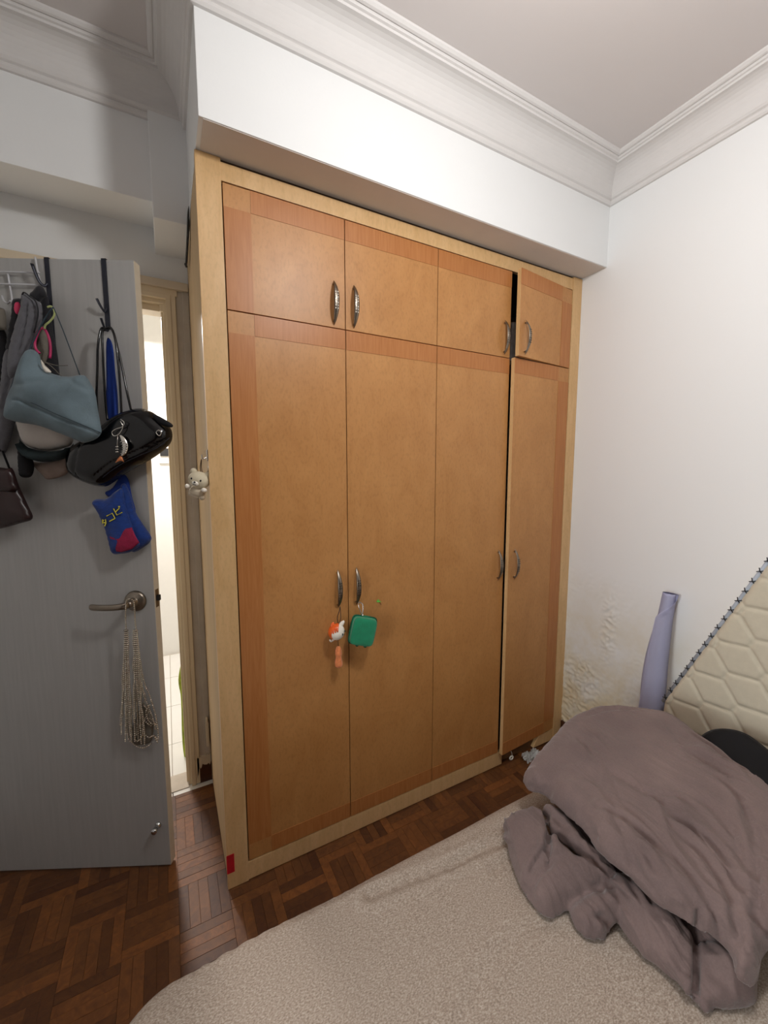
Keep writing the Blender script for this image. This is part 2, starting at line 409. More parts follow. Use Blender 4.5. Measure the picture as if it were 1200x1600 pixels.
def seen(s):
    r, cx, cy, a = s; P = Vector((cx, cy, 0)); 
    if (P-CAM).dot(CF) < .1: return -1
    x, y, z = px_(P)
    if not (-10 < x < 1210 and y < 1610): return -1
    leaf = cy > .189-(cx+.18)*.487 and cx < -.19 and x < 262 and cy > .1
    if leaf: return -1
    if cy < -.52 and cx > -.26: return -1
    if cx > .95 and cy < -.42: return -1
    if cx > 1.3 and cy < -.2: return -1
    return 1/z
strips.sort(key=lambda s: -seen(s))
shared = {}
rest = bmesh.new()
for n, (r, cx, cy, ay) in enumerate(strips):
    g = .0003; dz = -.0008*random.random()
    hx, hy = round((r[1]-r[0])/2-g, 4), round((r[3]-r[2])/2-g, 4)
    if n < 300:
        if (hx, hy) not in shared:
            me = bpy.data.meshes.new('parquet_strip'); bm = box(-hx, hx, -hy, hy, -.01, 0)
            top = [e for e in bm.edges if all(abs(v.co.z) < 1e-6 for v in e.verts)]
            bmesh.ops.bevel(bm, geom=top, offset=.0004, segments=1, affect='EDGES')
            bmesh.ops.recalc_face_normals(bm, faces=bm.faces); bm.to_mesh(me); bm.free(); me.materials.append(MATS['parquet']); shared[(hx, hy)] = me
        o = bpy.data.objects.new('parquet_strip', shared[(hx, hy)]); COL.objects.link(o); o.parent = floor
        o.location = (cx, cy, dz)
    else: add_box(rest, cx-hx, cx+hx, cy-hy, cy+hy, -.01, dz)
o = obj('parquet_strip', rest, 'parquet', floor); o['kind'] = 'stuff'
# doorway sill
struct('trim_1', box(-.92, -.10, D-.012, D+.10, -.01, .004, .001), 'plaster_old')
# walls
struct('ceiling', box(XL-.1, XR+.1, YB-.1, D+.1, ZC, ZC+.05), 'ceiling_paint')
struct('wall_left', box(XL-.1, XL, YB, D+.1, -.01, ZC+.02), 'wall_paint')
struct('wall_rear', box(XL-.1, XR+.1, YB-.1, YB, -.01, ZC+.02), 'rear_wall_dark')
# wall behind (with the doorway)
bm = bmesh.new()
add_box(bm, -.073, XR+.1, D, D+.1, 0, ZC); add_box(bm, XL-.1, -.95, D, D+.1, 0, ZC); add_box(bm, -.95, -.073, D, D+.1, 2.186, ZC)
struct('wall_back', bm, 'wall_paint')
# right wall with its blistered lower corner
bm = bmesh.new()
add_box(bm, XR, XR+.1, YB, D, -.01, ZC+.02)
Y0, Y1, Z0, Z1, st = -.70, .0, .02, 1.15, .0058
ny, nzz = int((Y1-Y0)/st), int((Z1-Z0)/st); vs = []
for a in range(ny+1):
    row = []
    for b in range(nzz+1):
        y = Y0+(Y1-Y0)*a/ny; z = Z0+(Z1-Z0)*b/nzz
        m1 = nz((y, z, 0), 5, 3)*.5+.5
        edge = min(1, (y-Y0)/.12, (Y1-y+.02)/.02, (Z1-z)/.12)
        msk = max(0, min(1, (1.05-z)*1.4))*max(0, min(1, 1.25+y*2.0))*max(0, min(1, (m1-.38)*4.5))
        low = max(0, min(1, (.55-z)*3))*max(0, min(1, 1.2+y*1.9)); msk = max(msk, low*.9)
        strip = math.exp(-((y+.235+(z-.7)*.03)/.035)**2)*max(0, min(1, (z-.5)*8))*max(0, min(1, (.93-z)*8)); msk = max(msk, strip)
        t = noise.turbulence(Vector((y*30, z*30, 1.7)), 4, True)
        rid = 1-abs(nz((y, z, 0), 42, 9))*2.4
        h = (.0010+(t-.5)*.006+max(0, rid)*.0050)*msk*max(0, edge)
        row.append(bm.verts.new((XR-.0004-max(0, h), y, z)))
    vs.append(row)
for a in range(ny):
    for b in range(nzz):
        f = bm.faces.new((vs[a][b], vs[a][b+1], vs[a+1][b+1], vs[a+1][b])); f.smooth = True
struct('wall_right', bm, 'damp_wall_paint')
# beams (bulkheads)
struct('trim_2', box(0, XR+.02, BY, .36, ZB, ZC+.01, .002), 'wall_paint')
bm = box(XL, .02, LY, D+.02, ZB, ZC+.01, .002)
for v in bm.verts:
    if v.co.y > .5 and v.co.z < 2.5: v.co.z += .042
struct('trim_3', bm, 'wall_paint')
# boxed pipe in the corner
struct('trim_4', box(-.117, .004, .317, D+.01, 2.345, ZC, .003), 'wall_paint')
# thin painted soffit skins
struct('trim_5', box(.012, XR, BY+.004, .05, ZB-.0015, ZB+.001), 'soffit_paint')
# cornice profile swept along the wall line
prof = [(0, 2.660), (.008, 2.661), (.013, 2.668), (.0135, 2.676), (.010, 2.680), (.016, 2.684), (.021, 2.692), (.021, 2.700)]
prof += [(.080-.059*math.cos(a*math.pi/2/8), 2.700+.074*math.sin(a*math.pi/2/8)) for a in range(1, 9)]
prof += [(.081, 2.781), (.087, 2.783), (.089, 2.791), (.093, 2.789), (.099, 2.791), (.105, 2.797), (.106, 2.803), (0, 2.806)]
path = [(XL, LY), (0, LY), (0, BY), (XR, BY), (XR, YB)]
bm = bmesh.new(); rings = []
for i, p in enumerate(path):
    p = Vector(p)
    def nrm(a, b): d = (Vector(b)-Vector(a)).normalized(); return Vector((d.y, -d.x))
    n1 = nrm(path[i-1], path[i]) if i else None; n2 = nrm(path[i], path[i+1]) if i < len(path)-1 else None
    n = (n1 or n2) if not (n1 and n2) else (n1+n2)/(1+n1.dot(n2))
    rings.append([bm.verts.new((p.x+n.x*d, p.y+n.y*d, z)) for d, z in prof])
for A, B in zip(rings, rings[1:]):
    for k in range(len(prof)-1): bm.faces.new((A[k], B[k], B[k+1], A[k+1]))
struct('trim_6', bm, 'cornice_paint')
# baseboards
bm = box(XR-.012, XR+.01, -2.9, -.004, 0, .108, .002); struct('baseboard_right', bm, 'baseboard_wood')
bm = bmesh.new()
add_box(bm, -.055, -.001, D-.008, D+.01, 0, .088, .001); struct('baseboard_back', bm, 'baseboard_wood')
# ragged plaster edge above the short baseboard
bm = bmesh.new(); random.seed(3)
prev = None
for k in range(14):
    x = -.062+k*.0045; z = .085+random.uniform(-.012, .01)-(.05 if k < 2 else 0)*(1-k/2)
    a = bm.verts.new((x, D-.010, z)); b = bm.verts.new((x, D-.010, .125+random.uniform(0, .01))); c = bm.verts.new((x, D+.004, z)); d = bm.verts.new((x, D+.004, .14))
    if prev:
        bm.faces.new((prev[0], a, b, prev[1])); bm.faces.new((prev[2], c, a, prev[0])); bm.faces.new((prev[1], b, d, prev[3]))
    prev = (a, b, c, d)
struct('trim_7', bm, 'pale_trim')

# ---------------- door frame (jambs, stops, casing head)
fr = struct('trim_8')
def fpart(n, b, m='cream_trim', l=None):
    o = obj(n, b, m, fr); 
    if l: o['label'] = l
bx = [(-.108, -.098, D+.028, D+.10, 0, 2.13), (-.100, -.085, D+.006, D+.10, 0, 2.158), (-.088, -.070, D-.012, D+.10, 0, 2.186)]
for q in bx: fpart('jamb', box(*q, .0015))
for x0, x1, y0, y1, z0, z1 in bx: fpart('jamb', box(-1.02-x1, -1.02-x0, y0, y1, z0, z1, .0015))
fpart('head', box(-.92, -.098, D+.029, D+.10, 2.1305, 2.16, .0015)); fpart('head', box(-.935, -.0845, D+.0048, D+.10, 2.156, 2.175, .0015))
fpart('head', box(-.95, -.0695, D-.0135, D+.10, 2.172, 2.19, .0015))
fpart('corner_block', box(-.112, -.071, D+.012, D+.10, 2.128, 2.188, .001))
fpart('casing', box(-1.0, -.002, D-.024, D, 2.212, 2.243, .003), 'pale_trim')
fpart('casing', box(-.99, -.045, D-.010, D, 2.188, 2.214, .002), 'cream_trim')
fpart('casing', box(-.070, -.052, D-.010, D+.01, .004, 2.19, .002), 'cream_trim')
fpart('plaster_strip', box(-.053, -.001, D-.004, D+.01, .12, 2.214, .001), 'plaster_old')
fpart('casing', box(-.026, -.001, D-.010, D+.01, .14, 2.212, .002), 'plaster_old')
# ---------------- corridor beyond
struct('wall_corridor', box(-1.8, 1.4, 2.17, 2.25, -.02, 2.72), 'corridor_paint')
bm = bmesh.new(); add_box(bm, -1.85, -1.8, D+.1, 2.2, -.02, 2.72); add_box(bm, .42, .47, D+.1, 2.2, -.02, 2.72)
struct('wall_corridor_side', bm, 'corridor_paint')
struct('ceiling_corridor', box(-1.85, 1.4, D+.1, 2.2, 2.7, 2.75), 'corridor_paint')
cf = struct('floor_corridor')
obj('slab', box(-1.85, 1.4, D+.1, 2.25, -.03, -.006), 'plaster_old', cf)['kind'] = 'structure'
tb = bmesh.new(); hx = .1985
add_box(tb, -hx, hx, -hx, hx, -.006, 0, .0015); me = bpy.data.meshes.new('floor_tile'); tb.to_mesh(me); tb.free(); me.materials.append(MATS['tile_white'])
for i in range(-4, 3):
    for j in range(4):
        o = bpy.data.objects.new('floor_tile', me); COL.objects.link(o); o.parent = cf
        o.location = (.032+i*.4, .90+j*.4-.146+.2-.2, 0)
sw = thing('light_switch', 'small black and white switch on the corridor wall past the door edge', 'switch', (-.125, 2.17, 1.58))
obj('switch_plate', box(-.165, -.085, 2.158, 2.17, 1.52, 1.64, .003), 'white_vinyl', sw)
obj('rocker', box(-.155, -.095, 2.150, 2.158, 1.575, 1.635, .002), 'black_rubber', sw)
bm = bmesh.new(); random.seed(5)
pts = [onY(px, py, .82) for px, py in [(283, 1035), (281, 1062), (283, 1085), (283, 1110), (285, 1140), (286, 1168), (288, 1195), (289, 1205)]]
add_tube(bm, [p+Vector((.035, 0, 0)) for p in pts], [.034, .042, .038, .034, .038, .036, .030, .03], seg=12, smooth_n=4, flat=.6)
tag(obj('hanging_towel', bm, 'lime_cloth', smooth=True), 'yellow-green cloth hanging just past the door frame in the corridor', 'towel')

# ================================================================== ROOM DOOR (leaf swung into the room)
LB = Vector((-.18, .189, 0)); LE = Vector((-.899, .438, 0)).normalized(); LN = Vector((LE.y, -LE.x, 0))
if LN.dot(CAM-LB) < 0: LN = -LN
def lp(u, v, h=0): return LB+LE*u+LN*h+Vector((0, 0, v))
def lpx(px, py, off=0):
    d = ray(px, py); t = ((LB-CAM).dot(LN)+off)/d.dot(LN); Q = CAM+d*t
    return ((Q-LB).dot(LE), Q.z)
def l3(px, py, off=0): return lp(*lpx(px, py, off), off)
LM = Matrix((LE, LN, Vector((0, 0, 1)))).transposed().to_4x4(); LM.translation = LB     # local (u, n, z)
door = struct('door_1')
bm = box(0, .80, -.034, 0, .010, 2.134, .0015, LM); o = obj('door_panel', bm, 'door_laminate', door)
bm = box(-.0012, .0005, -.033, -.001, .011, 2.133, 0, LM); obj('edge_band', bm, 'door_edge', door)
bm = box(-.0022, .0, -.026, -.006, .995, 1.058, .0008, LM); obj('latch_plate', bm, 'brass_old', door)
bm = box(-.012, .0, -.022, -.010, 1.018, 1.038, .002, LM); obj('latch_bolt', bm, 'black_rubber', door)
hu, hv = lpx(210, 940, .01)
R90 = LM @ Matrix.Translation((hu, 0, hv)) @ Matrix.Rotation(-math.pi/2, 4, 'X')
lv = obj('rosette', lathe([(.036, 0), (.036, .004), (.034, .009), (.027, .013), (.016, .015), (.014, .017), (.012, .04), (.011, .05)], 40, R90), 'nickel', door, True, 'round brushed metal rosette')
e0 = l3(206, 941, .052); e1 = l3(155, 947, .062)
P = [lp(hu, hv, .035), lp(hu+.002, hv, .054), lp(hu+.015, hv, .064)]+[lp(hu+.045, hv-.002, .066), lp(hu+.075, hv-.002, .066), lp(hu+.108, hv-.001, .062), lp(hu+.116, hv-.001, .060)]
obj('lever', tube(P, [.011, .012, .011, .0105, .0105, .0105, .006], seg=12, smooth_n=5, flat=.6, up=(0, 0, 1)), 'nickel', door, True, 'brushed metal lever handle')
su, sv = lpx(243, 1296, .02)
bm = bmesh.new(); add_tube(bm, [lp(su, sv, 0), lp(su, sv, .004), lp(su, sv, .005), lp(su, sv, .022), lp(su, sv, .023), lp(su, sv, .034)], [.011, .011, .0085, .0085, .010, .009], seg=16)
obj('door_stop', bm, 'chrome', door, True, 'small metal door stop near the bottom corner')

# ================================================================== WARDROBE
ZT = 2.395; W = XR-.001; XA, DW, DT, DS, DB = .0696, .3969, 2.3341, 1.9663, .0753
wd = thing('wardrobe', 'tall built-in wooden wardrobe with eight doors and a pale maple frame', 'wardrobe', (W/2, .3, 0))
obj('side_panel', box(0, .018, .018, D-.002, .004, ZT-.01), 'side_laminate', wd)
obj('back_panel', box(.018, W-.018, D-.015, D-.003, .01, ZT-.02), 'carcass_dark', wd)
obj('shelf', box(.018, W-.018, .03, D-.015, DS-.016, DS+.002), 'carcass_dark', wd)
obj('shelf', box(.018, W-.018, .03, D-.015, .06, .074), 'carcass_dark', wd)
obj('shelf', box(.018, W-.018, .03, D-.015, ZT-.04, ZT-.02), 'carcass_dark', wd)
obj('divider', box(XA+2*DW-.009, XA+2*DW+.009, .03, D-.015, .074, ZT-.04), 'carcass_dark', wd)
obj('frame_stile', box(-.003, XA-.002, 0, .02, .001, ZT+.004, .0008), 'maple_frame', wd)
obj('frame_stile', box(XA+4*DW+.002, W, -.001, .02, .008, ZT, .0008), 'maple_frame', wd)
obj('frame_rail', box(XA-.002, XA+4*DW+.002, .002, .02, DT+.003, ZT-.006, .0008), 'maple_frame', wd)
obj('frame_rail', box(XA-.002, 1.288, .001, .02, .004, DB-.003, .0008), 'maple_frame', wd)
bm = bmesh.new()
vs = [(1.512, 0.012), (XA+4*DW+.003, .012), (XA+4*DW+.003, DB-.003), (1.556, DB-.006), (1.535, .05)]
f1 = [bm.verts.new((x, .001, z)) for x, z in vs]; f2 = [bm.verts.new((x, .02, z)) for x, z in vs]
bm.faces.new(f1); bm.faces.new(f2[::-1])
for i in range(5): bm.faces.new((f1[i-1], f1[i], f2[i], f2[i-1]))
obj('frame_rail', bm, 'maple_frame', wd, label='broken right end of the bottom rail')
obj('plinth_board', box(1.28, 1.60, .022, .035, .002, DB-.006), 'cracked_board', wd)
obj('edge_tape', box(-.0042, .021, -.0012, 0, .062, .132), 'red_tape', wd, label='strip of red tape near the foot of the left stile')
obj('top_gap', box(0, XR, .012, .03, ZT-.012, ZB), 'carcass_dark', wd)
bm = box(-.012, .0, .262, .300, 2.385-.13, 2.40)
def handle_bm():
    """bow handle, 145 mm long, facing -y; centre at the origin on the door's face"""
    bm = bmesh.new(); n = 22; rings = []
    for i in range(n+1):
        t = -1+2*i/n; z = t*.0725; y = -.026*(1-abs(t)**2.2)-.003; hw = .0094*(1-abs(t)**2.0)**.75+.0008; th = .0022
        sl = .026*2.2*abs(t)**1.2*(1 if t > 0 else -1)/.0725
        nv = Vector((0, -1, -sl)).normalized() if True else 0
        c = Vector((0, y, z)); ring = []
        for a, b in ((-1, -.2), (-.55, .75), (0, 1), (.55, .75), (1, -.2), (.5, -1), (-.5, -1)):
            ring.append(bm.verts.new(c+Vector((a*hw, 0, 0))+nv*b*th))
        rings.append(ring)
    for A, B in zip(rings, rings[1:]):
        for k in range(7): bm.faces.new((A[k], A[(k+1) % 7], B[(k+1) % 7], B[k]))
    bm.faces.new(rings[0]); bm.faces.new(rings[-1][::-1])
    for s in (-1, 1):    # feet
        add_tube(bm, [(0, 0, s*.062), (0, -.012, s*.056)], [.0035, .003], seg=8)
    for i in range(-3, 4):   # drilled dots along the edge
        t = i*.1; z = t*.0725*1.25; y = -.026*(1-abs(t)**2.2)-.0052
        if i: add_ball(bm, (.0042, y, z), (.0020, .0011, .0024), 8, mat=1)
        if i: add_ball(bm, (-.0042, y, z), (.0020, .0011, .0024), 8, mat=1)
    g = []
    for k in range(14): g.append(Vector((.0032*math.cos(k*math.pi/7), -.0316, .0032*math.sin(k*math.pi/7))))
    add_tube(bm, g, .0008, seg=5, closed=True)
    return bm
hm = handle_bm(); bmesh.ops.recalc_face_normals(hm, faces=hm.faces); HME = bpy.data.meshes.new('handle'); hm.to_mesh(HME); hm.free()
HME.materials.append(MATS['nickel']); HME.materials.append(MATS['hole_dark']); HME.shade_smooth()
HME2 = HME.copy(); HME2.materials[1] = MATS['white_vinyl']
def wdoor(i, z0, z1, left_band, right_band, top, bottom, hx, hz, hinge=None, ang=0, label=None):
    x0, x1 = XA+i*DW+.0015, XA+(i+1)*DW-.0015; z0 += .0018; z1 -= .0018
    e = bpy.data.objects.new('door', None); COL.objects.link(e); e.parent = wd; e.matrix_parent_inverse = PINV[wd.name]
    hxx = x1 if hinge == 'R' else x0; e.location = (hxx, .0, 0); e.rotation_euler = (0, 0, ang)
    if label: e['label'] = label
    T = Matrix.Translation((-hxx, 0, 0))
    def sub(n, b, m):
        bmesh.ops.transform(b, matrix=T, verts=b.verts)
        o = obj(n, b, m); o.parent = e; return o
    sub('door_board', box(x0, x1, .0012, .019, z0, z1, .0006), 'birch_panel' )
    if abs(ang) > 0: sub('edge_strip', box(x0-.0006, x0+.0005, .0012, .019, z0, z1), 'maple_frame')
    zt = z1-(.066 if top else 0); zb = z0+(.062 if bottom else 0)
    fy = (-.0000, .0016)
    if top: sub('veneer_band', box(x0+(.08 if left_band else 0)+.0004, x1-(.08 if right_band else 0)-.0004, *fy, zt, z1-.0003), 'cherry_vertical')
    if bottom: sub('veneer_band', box(x0+(.08 if left_band else 0)+.0004, x1-(.08 if right_band else 0)-.0004, *fy, z0+.0003, zb), 'cherry_vertical')
    if left_band: sub('veneer_band', box(x0+.0004, x0+.08, *fy, zb, zt), 'cherry_vertical')
    if right_band: sub('veneer_band', box(x1-.08, x1-.0004, *fy, zb, zt), 'cherry_vertical')
    h = bpy.data.objects.new('handle', HME2 if hz > 1.5 and i < 2 else HME); COL.objects.link(h); h.parent = e; h.location = (hx-hxx, .0, hz)
    h['label'] = 'bowed brushed metal handle with a row of dots'
    return e
HU, HL = 2.050, 1.028
xh = [.423, .4985, 1.2225, 1.2995]
lab = ['leftmost', 'second from left', 'third from left']
for i in range(4):
    aU = math.radians(7.0) if i == 3 else 0; aL = math.radians(4.0) if i == 3 else 0
    wdoor(i, DS, DT, i == 0, i == 3, True, False, xh[i], HU, 'R' if i in (1, 3) else 'L', aU, 'short upper door, '+(lab[i] if i < 3 else 'rightmost and ajar'))
    wdoor(i, DB, DS, i == 0, i == 3, True, True, xh[i], HL, 'R' if i in (1, 3) else 'L', aL, 'tall lower door, '+(lab[i] if i < 3 else 'rightmost and slightly ajar'))
# plastic film showing in the gap of the upper compartment
bm = bmesh.new(); n = 20; rings = []
for i in range(n+1):
    t = i/n; z = DS+.004+.20*t
    rings.append([bm.verts.new((1.382+.04*math.cos(a)*(1-.55*t)+.006*nz((i*.3, a, 0), 1.3, 2), .11+.035*math.sin(a)*(1-.5*t)+.006*nz((i*.3, a, 0), 1.7, 4), z)) for a in [k*math.pi/6 for k in range(12)]])
for A, B in zip(rings, rings[1:]):
    for k in range(12): bm.faces.new((A[k], A[(k+1) % 12], B[(k+1) % 12], B[k]))
bm.faces.new(rings[0]); bm.faces.new(rings[-1])
tag(obj('plastic_bag', bm, 'plastic_film', smooth=True), 'crumpled pale plastic bag showing through the ajar upper wardrobe door', 'bag')
# white things at the foot of the ajar door
bm = bmesh.new(); random.seed(11)
c0 = Vector((1.455, -.012, .004))
g = 12
vv = [[bm.verts.new((1.40+.115*a/g+.008*nz((a, b, 3), .8, 1), -.062+.042*b/g+.014*(a/g)+.010*nz((a, b, 0), .8, 8), .003+.045*abs(nz((a*.9, b*.7, 0), 1.1, 5))+.010*(b/g))) for b in range(g+1)] for a in range(g+1)]
for a in range(g):
    for b in range(g): bm.faces.new((vv[a][b], vv[a+1][b], vv[a+1][b+1], vv[a][b+1]))
bmesh.ops.solidify(bm, geom=bm.faces[:], thickness=.0012)
tag(obj('plastic_scrap', bm, 'plastic_film', smooth=False), 'crumpled clear plastic scrap on the floor under the ajar wardrobe door', 'litter')
bm = bmesh.new(); c = onZ(799, 1184, .012)
add_tube(bm, [c+Vector((.011*math.cos(a), 0, .009*math.sin(a))) for a in [k*math.pi/6 for k in range(12)]], .0035, seg=8, closed=True)
add_tube(bm, [c+Vector((.006, 0, .008)), c+Vector((.004, .002, .024)), c+Vector((0, .004, .034))], .0018, seg=6)
tag(obj('cable_loop', bm, 'white_vinyl', smooth=True), 'small white plastic ring lying by the wardrobe foot', 'ring')

# black strip wedged on the wardrobe's upper side
bm = bmesh.new()
P = [Vector((-.006, .27, 2.385)), Vector((-.007, .29, 2.37)), Vector((-.008, .33, 2.335)), Vector((-.010, .38, 2.30)), Vector((-.013, .43, 2.265)), Vector((-.013, .455, 2.262))]
add_tube(bm, P, [.003, .012, .016, .016, .014, .004], seg=8, smooth_n=4, flat=.25, up=(0, 1, 0))
tag(obj('rubber_strip', bm, 'black_rubber', smooth=True), 'black strip wedged against the top of the wardrobe side', 'strip')
# white hook on the wall strip at knee height
ph = thing('wall_hook', 'small cream plastic hook low on the wall beside the wardrobe', 'hook', (-.012, D, .24))
q0 = onY(326, 1122, .56); q1 = onY(331, 1165, .56)
obj('hook_plate', box(-.020, -.006, .560, D-.01, q1.z, q0.z-.02, .003), 'pale_trim', ph)
obj('hook_tip', box(-.017, -.009, .556, D-.01, q0.z-.022, q0.z, .003), 'pale_trim', ph)

# ---------------- bear keyring on the wardrobe side
bc = onY(311, 752, .03); FR = Matrix((CR, -CF, Vector((0, 0, 1)))).transposed()    # local x right, y towards viewer side, z up
tilt = Matrix.Rotation(math.radians(14), 3, 'Y')
BF = Matrix((CR, Vector((CF.x, CF.y, 0)).normalized(), Vector((0, 0, 1)))).transposed() @ tilt
bx_ = thing('bear_charm', 'cream bear head keyring hanging on the side of the wardrobe', 'keyring', bc)
def bp(x, y, z): return bc+BF @ Vector((x, y, z))
obj('head', ball(bp(0, 0, .004), (.034, .026, .027), 24, BF), 'bear_cream', bx_, True)
for s in (-1, 1): obj('ear', ball(bp(s*.023, .002, .026), (.011, .008, .011), 14, BF), 'bear_cream', bx_, True)
for s in (-1, 1): obj('eye', ball(bp(s*.0145, -.0235, .006), (.0028, .002, .0036), 10, BF), 'black_rubber', bx_, True)
obj('muzzle', ball(bp(0, -.022, -.006), (.011, .008, .008), 16, BF), 'white_vinyl', bx_, True)
obj('nose', ball(bp(0, -.0300, -.002), (.0034, .002, .0026), 10, BF), 'black_rubber', bx_, True)
obj('mouth', tube([bp(-.005, -.0292, -.008), bp(-.0025, -.0300, -.0105), bp(0, -.0306, -.0075), bp(.0025, -.0300, -.0105), bp(.005, -.0292, -.008)], .0008, seg=5, smooth_n=3), 'black_rubber', bx_, True)
bm = bmesh.new(); add_ball(bm, bp(0, .004, -.034), (.026, .017, .020), 16, BF); add_ball(bm, bp(.018, .004, -.048), (.010, .010, .010), 12, BF); add_ball(bm, bp(-.018, .004, -.044), (.009, .009, .009), 12, BF)
obj('body', bm, 'pale_trim', bx_, True)
for s in (-1, 1): obj('paw', ball(bp(s*.026, -.012, -.022), (.009, .008, .007), 12, BF), 'white_vinyl', bx_, True)
obj('cord', tube([bp(0, .002, .028), bp(-.006, .002, .045), bp(-.008, .004, .07), bp(-.004, .006, .045), bp(.004, .004, .03), bp(.018, .004, .028), bp(.02, .004, .05)], .0012, seg=6, smooth_n=4), 'cord_brown', bx_, True)
obj('clasp', tube([bp(.019, .004, .046), bp(.022, .004, .054), bp(.020, .004, .066), bp(.018, .004, .056), bp(.019, .004, .046)], .0016, seg=6, smooth_n=4), 'chrome', bx_, True)
# adhesive hook it hangs from
hk = thing('adhesive_hook', 'small metal hook stuck on the wardrobe side above the bear charm', 'hook', (-.004, .02, 1.52))
obj('hook_back', box(-.006, 0, .010, .030, 1.50, 1.535, .001), 'chrome', hk)
obj('hook_arm', tube([(-.004, .02, 1.512), (-.016, .018, 1.506), (-.020, .016, 1.512), (-.020, .016, 1.520)], .0018, seg=6, smooth_n=4), 'chrome', hk, True)

# ================================================================== CHARMS ON THE WARDROBE HANDLES
fc = Vector((.402, -.042, .880)); fx = thing('fox_charm', 'orange and white animal head charm with dangling orange tail on the left long handle', 'keyring', fc)
RZ = Matrix.Rotation(math.radians(-14), 3, 'Y') @ Matrix.Rotation(math.radians(36), 3, 'Z')
def fp(x, y, z): return fc+RZ @ Vector((x, y, z))
obj('head', ball(fc, (.031, .026, .029), 26, RZ), 'white_vinyl', fx, True)
def fw(x, y, z): return fc+Vector((x, y, z))
bm = bmesh.new(); add_ball(bm, fw(-.001, .001, .001), (.0322, .0272, .0302), 30)
bmesh.ops.bisect_plane(bm, geom=bm.verts[:]+bm.edges[:]+bm.faces[:], plane_co=fw(-.003, 0, 0), plane_no=Vector((.90, -.25, -.30)).normalized(), clear_outer=True)
obj('hood', bm, 'orange_vinyl', fx, True, label='glossy orange crown of the charm')
obj('ear', tube([fw(-.014, 0, .020), fw(-.016, 0, .031), fw(-.013, 0, .039)], [.011, .008, .002], seg=12, smooth_n=3, flat=.6), 'orange_vinyl', fx, True)
obj('ear', tube([fw(.013, 0, .020), fw(.022, -.002, .032), fw(.028, -.003, .037)], [.010, .007, .003], seg=12, smooth_n=3, flat=.6), 'white_vinyl', fx, True)
for k in range(3):
    obj('tuft', tube([fw(-.022+.007*k, -.021-.003*k, .004+.003*k), fw(-.022+.007*k, -.019-.003*k, .012+.003*k), fw(-.020+.006*k, -.014-.003*k, .018+.002*k)], [.002, .0035, .002], seg=8, smooth_n=3), 'orange_vinyl', fx, True)
obj('eye', ball(fw(.012, -.0235, -.004), (.0024, .0018, .0046), 10), 'black_rubber', fx, True)
obj('eye', ball(fw(.0265, -.0120, .002), (.0020, .0020, .0042), 10), 'black_rubber', fx, True)
obj('nose', ball(fw(.0205, -.0185, -.008), (.0019, .0016, .0015), 8), 'black_rubber', fx, True)
obj('paw', tube([fw(-.012, 0, -.026), fw(-.024, 0, -.031), fw(-.028, 0, -.024)], [.004, .004, .003], seg=8, smooth_n=3), 'white_vinyl', fx, True)
t0 = Vector((.420, -.030, .968))
obj('cord', tube([t0, Vector((.412, -.040, .955)), Vector((.406, -.036, .93)), Vector((.412, -.036, .905)), Vector((.420, -.034, .925)), Vector((.424, -.024, .95))], .0016, seg=6, closed=True, smooth_n=5), 'cord_brown', fx, True)
obj('link', tube([Vector((.414, -.040, .912)), Vector((.410, -.042, .905)), Vector((.406, -.042, .898))], .002, seg=6), 'cord_brown', fx, True)
obj('tail_cord', tube([Vector((.405, -.040, .855)), Vector((.407, -.038, .835)), Vector((.408, -.038, .818))], .0009, seg=5), 'cord_brown', fx, True)
bm = bmesh.new(); add_tube(bm, [Vector((.409, -.036, z)) for z in (.822, .815, .795, .778, .760, .745, .738)], [.003, .009, .0125, .0105, .014, .013, .004], seg=14, smooth_n=3)
obj('tail', bm, 'orange_fluff', fx, True)
# green zip pouch
gc = Vector((.502, -.050, .868)); gp = thing('zip_pouch', 'small square green zip pouch hanging from the second long handle', 'pouch', gc)
GR = Matrix.Rotation(math.radians(14), 3, 'Y') @ Matrix.Rotation(math.radians(-14), 3, 'Z')
def gbox(sx, sy, sz, off, r, mat, name, lab=None):
    bm = bmesh.new(); add_box(bm, -sx, sx, -sy, sy, -sz, sz)
    bmesh.ops.subdivide_edges(bm, edges=bm.edges[:], cuts=7, use_grid_fill=True)
    p = r
    for v in bm.verts:
        x, y, z = v.co.x/sx, v.co.y/sy, v.co.z/sz
        n = (abs(x)**p+abs(y)**p+abs(z)**p)**(1/p); v.co = Vector((x/n*sx, y/n*sy, z/n*sz))
        v.co = GR @ (v.co+Vector(off))+gc
    return obj(name, bm, mat, gp, True, lab)
gbox(.046, .016, .052, (0, -.010, 0), 6, 'green_felt', 'front_panel', 'bright green felt front')
gbox(.0475, .020, .0535, (0, .008, 0), 6, 'green_mesh', 'body')
bm = bmesh.new(); loop = [(-.043, -.050), (0, -.0525), (.043, -.050), (.0475, 0), (.043, .050), (0, .0525), (-.043, .050), (-.0475, 0)]
add_tube(bm, [gc+GR @ Vector((x, .001, z)) for x, z in loop], .0022, seg=6, closed=True, smooth_n=5)
obj('zipper', bm, 'green_dark', gp, True)
bm = bmesh.new(); top = gc+GR @ Vector((-.012, 0, .055))
add_tube(bm, [top+Vector((0, 0, -.006)), top+Vector((-.001, 0, .006))], .003, seg=8)
h0 = top+Vector((-.003, 0, .006))
add_tube(bm, [h0, h0+Vector((-.007, .004, .018)), h0+Vector((-.010, .010, .034)), h0+Vector((-.003, .024, .041)), h0+Vector((.007, .010, .036)), h0+Vector((.006, .004, .016))], .0018, seg=6, closed=True, smooth_n=4)
obj('carabiner', bm, 'chrome', gp, True)
bm = bmesh.new()
for x in (-.01, .022): add_ball(bm, gc+GR @ Vector((x, -.002, -.056)), (.007, .006, .006), 10)
obj('foot', bm, 'green_dark', gp, True)
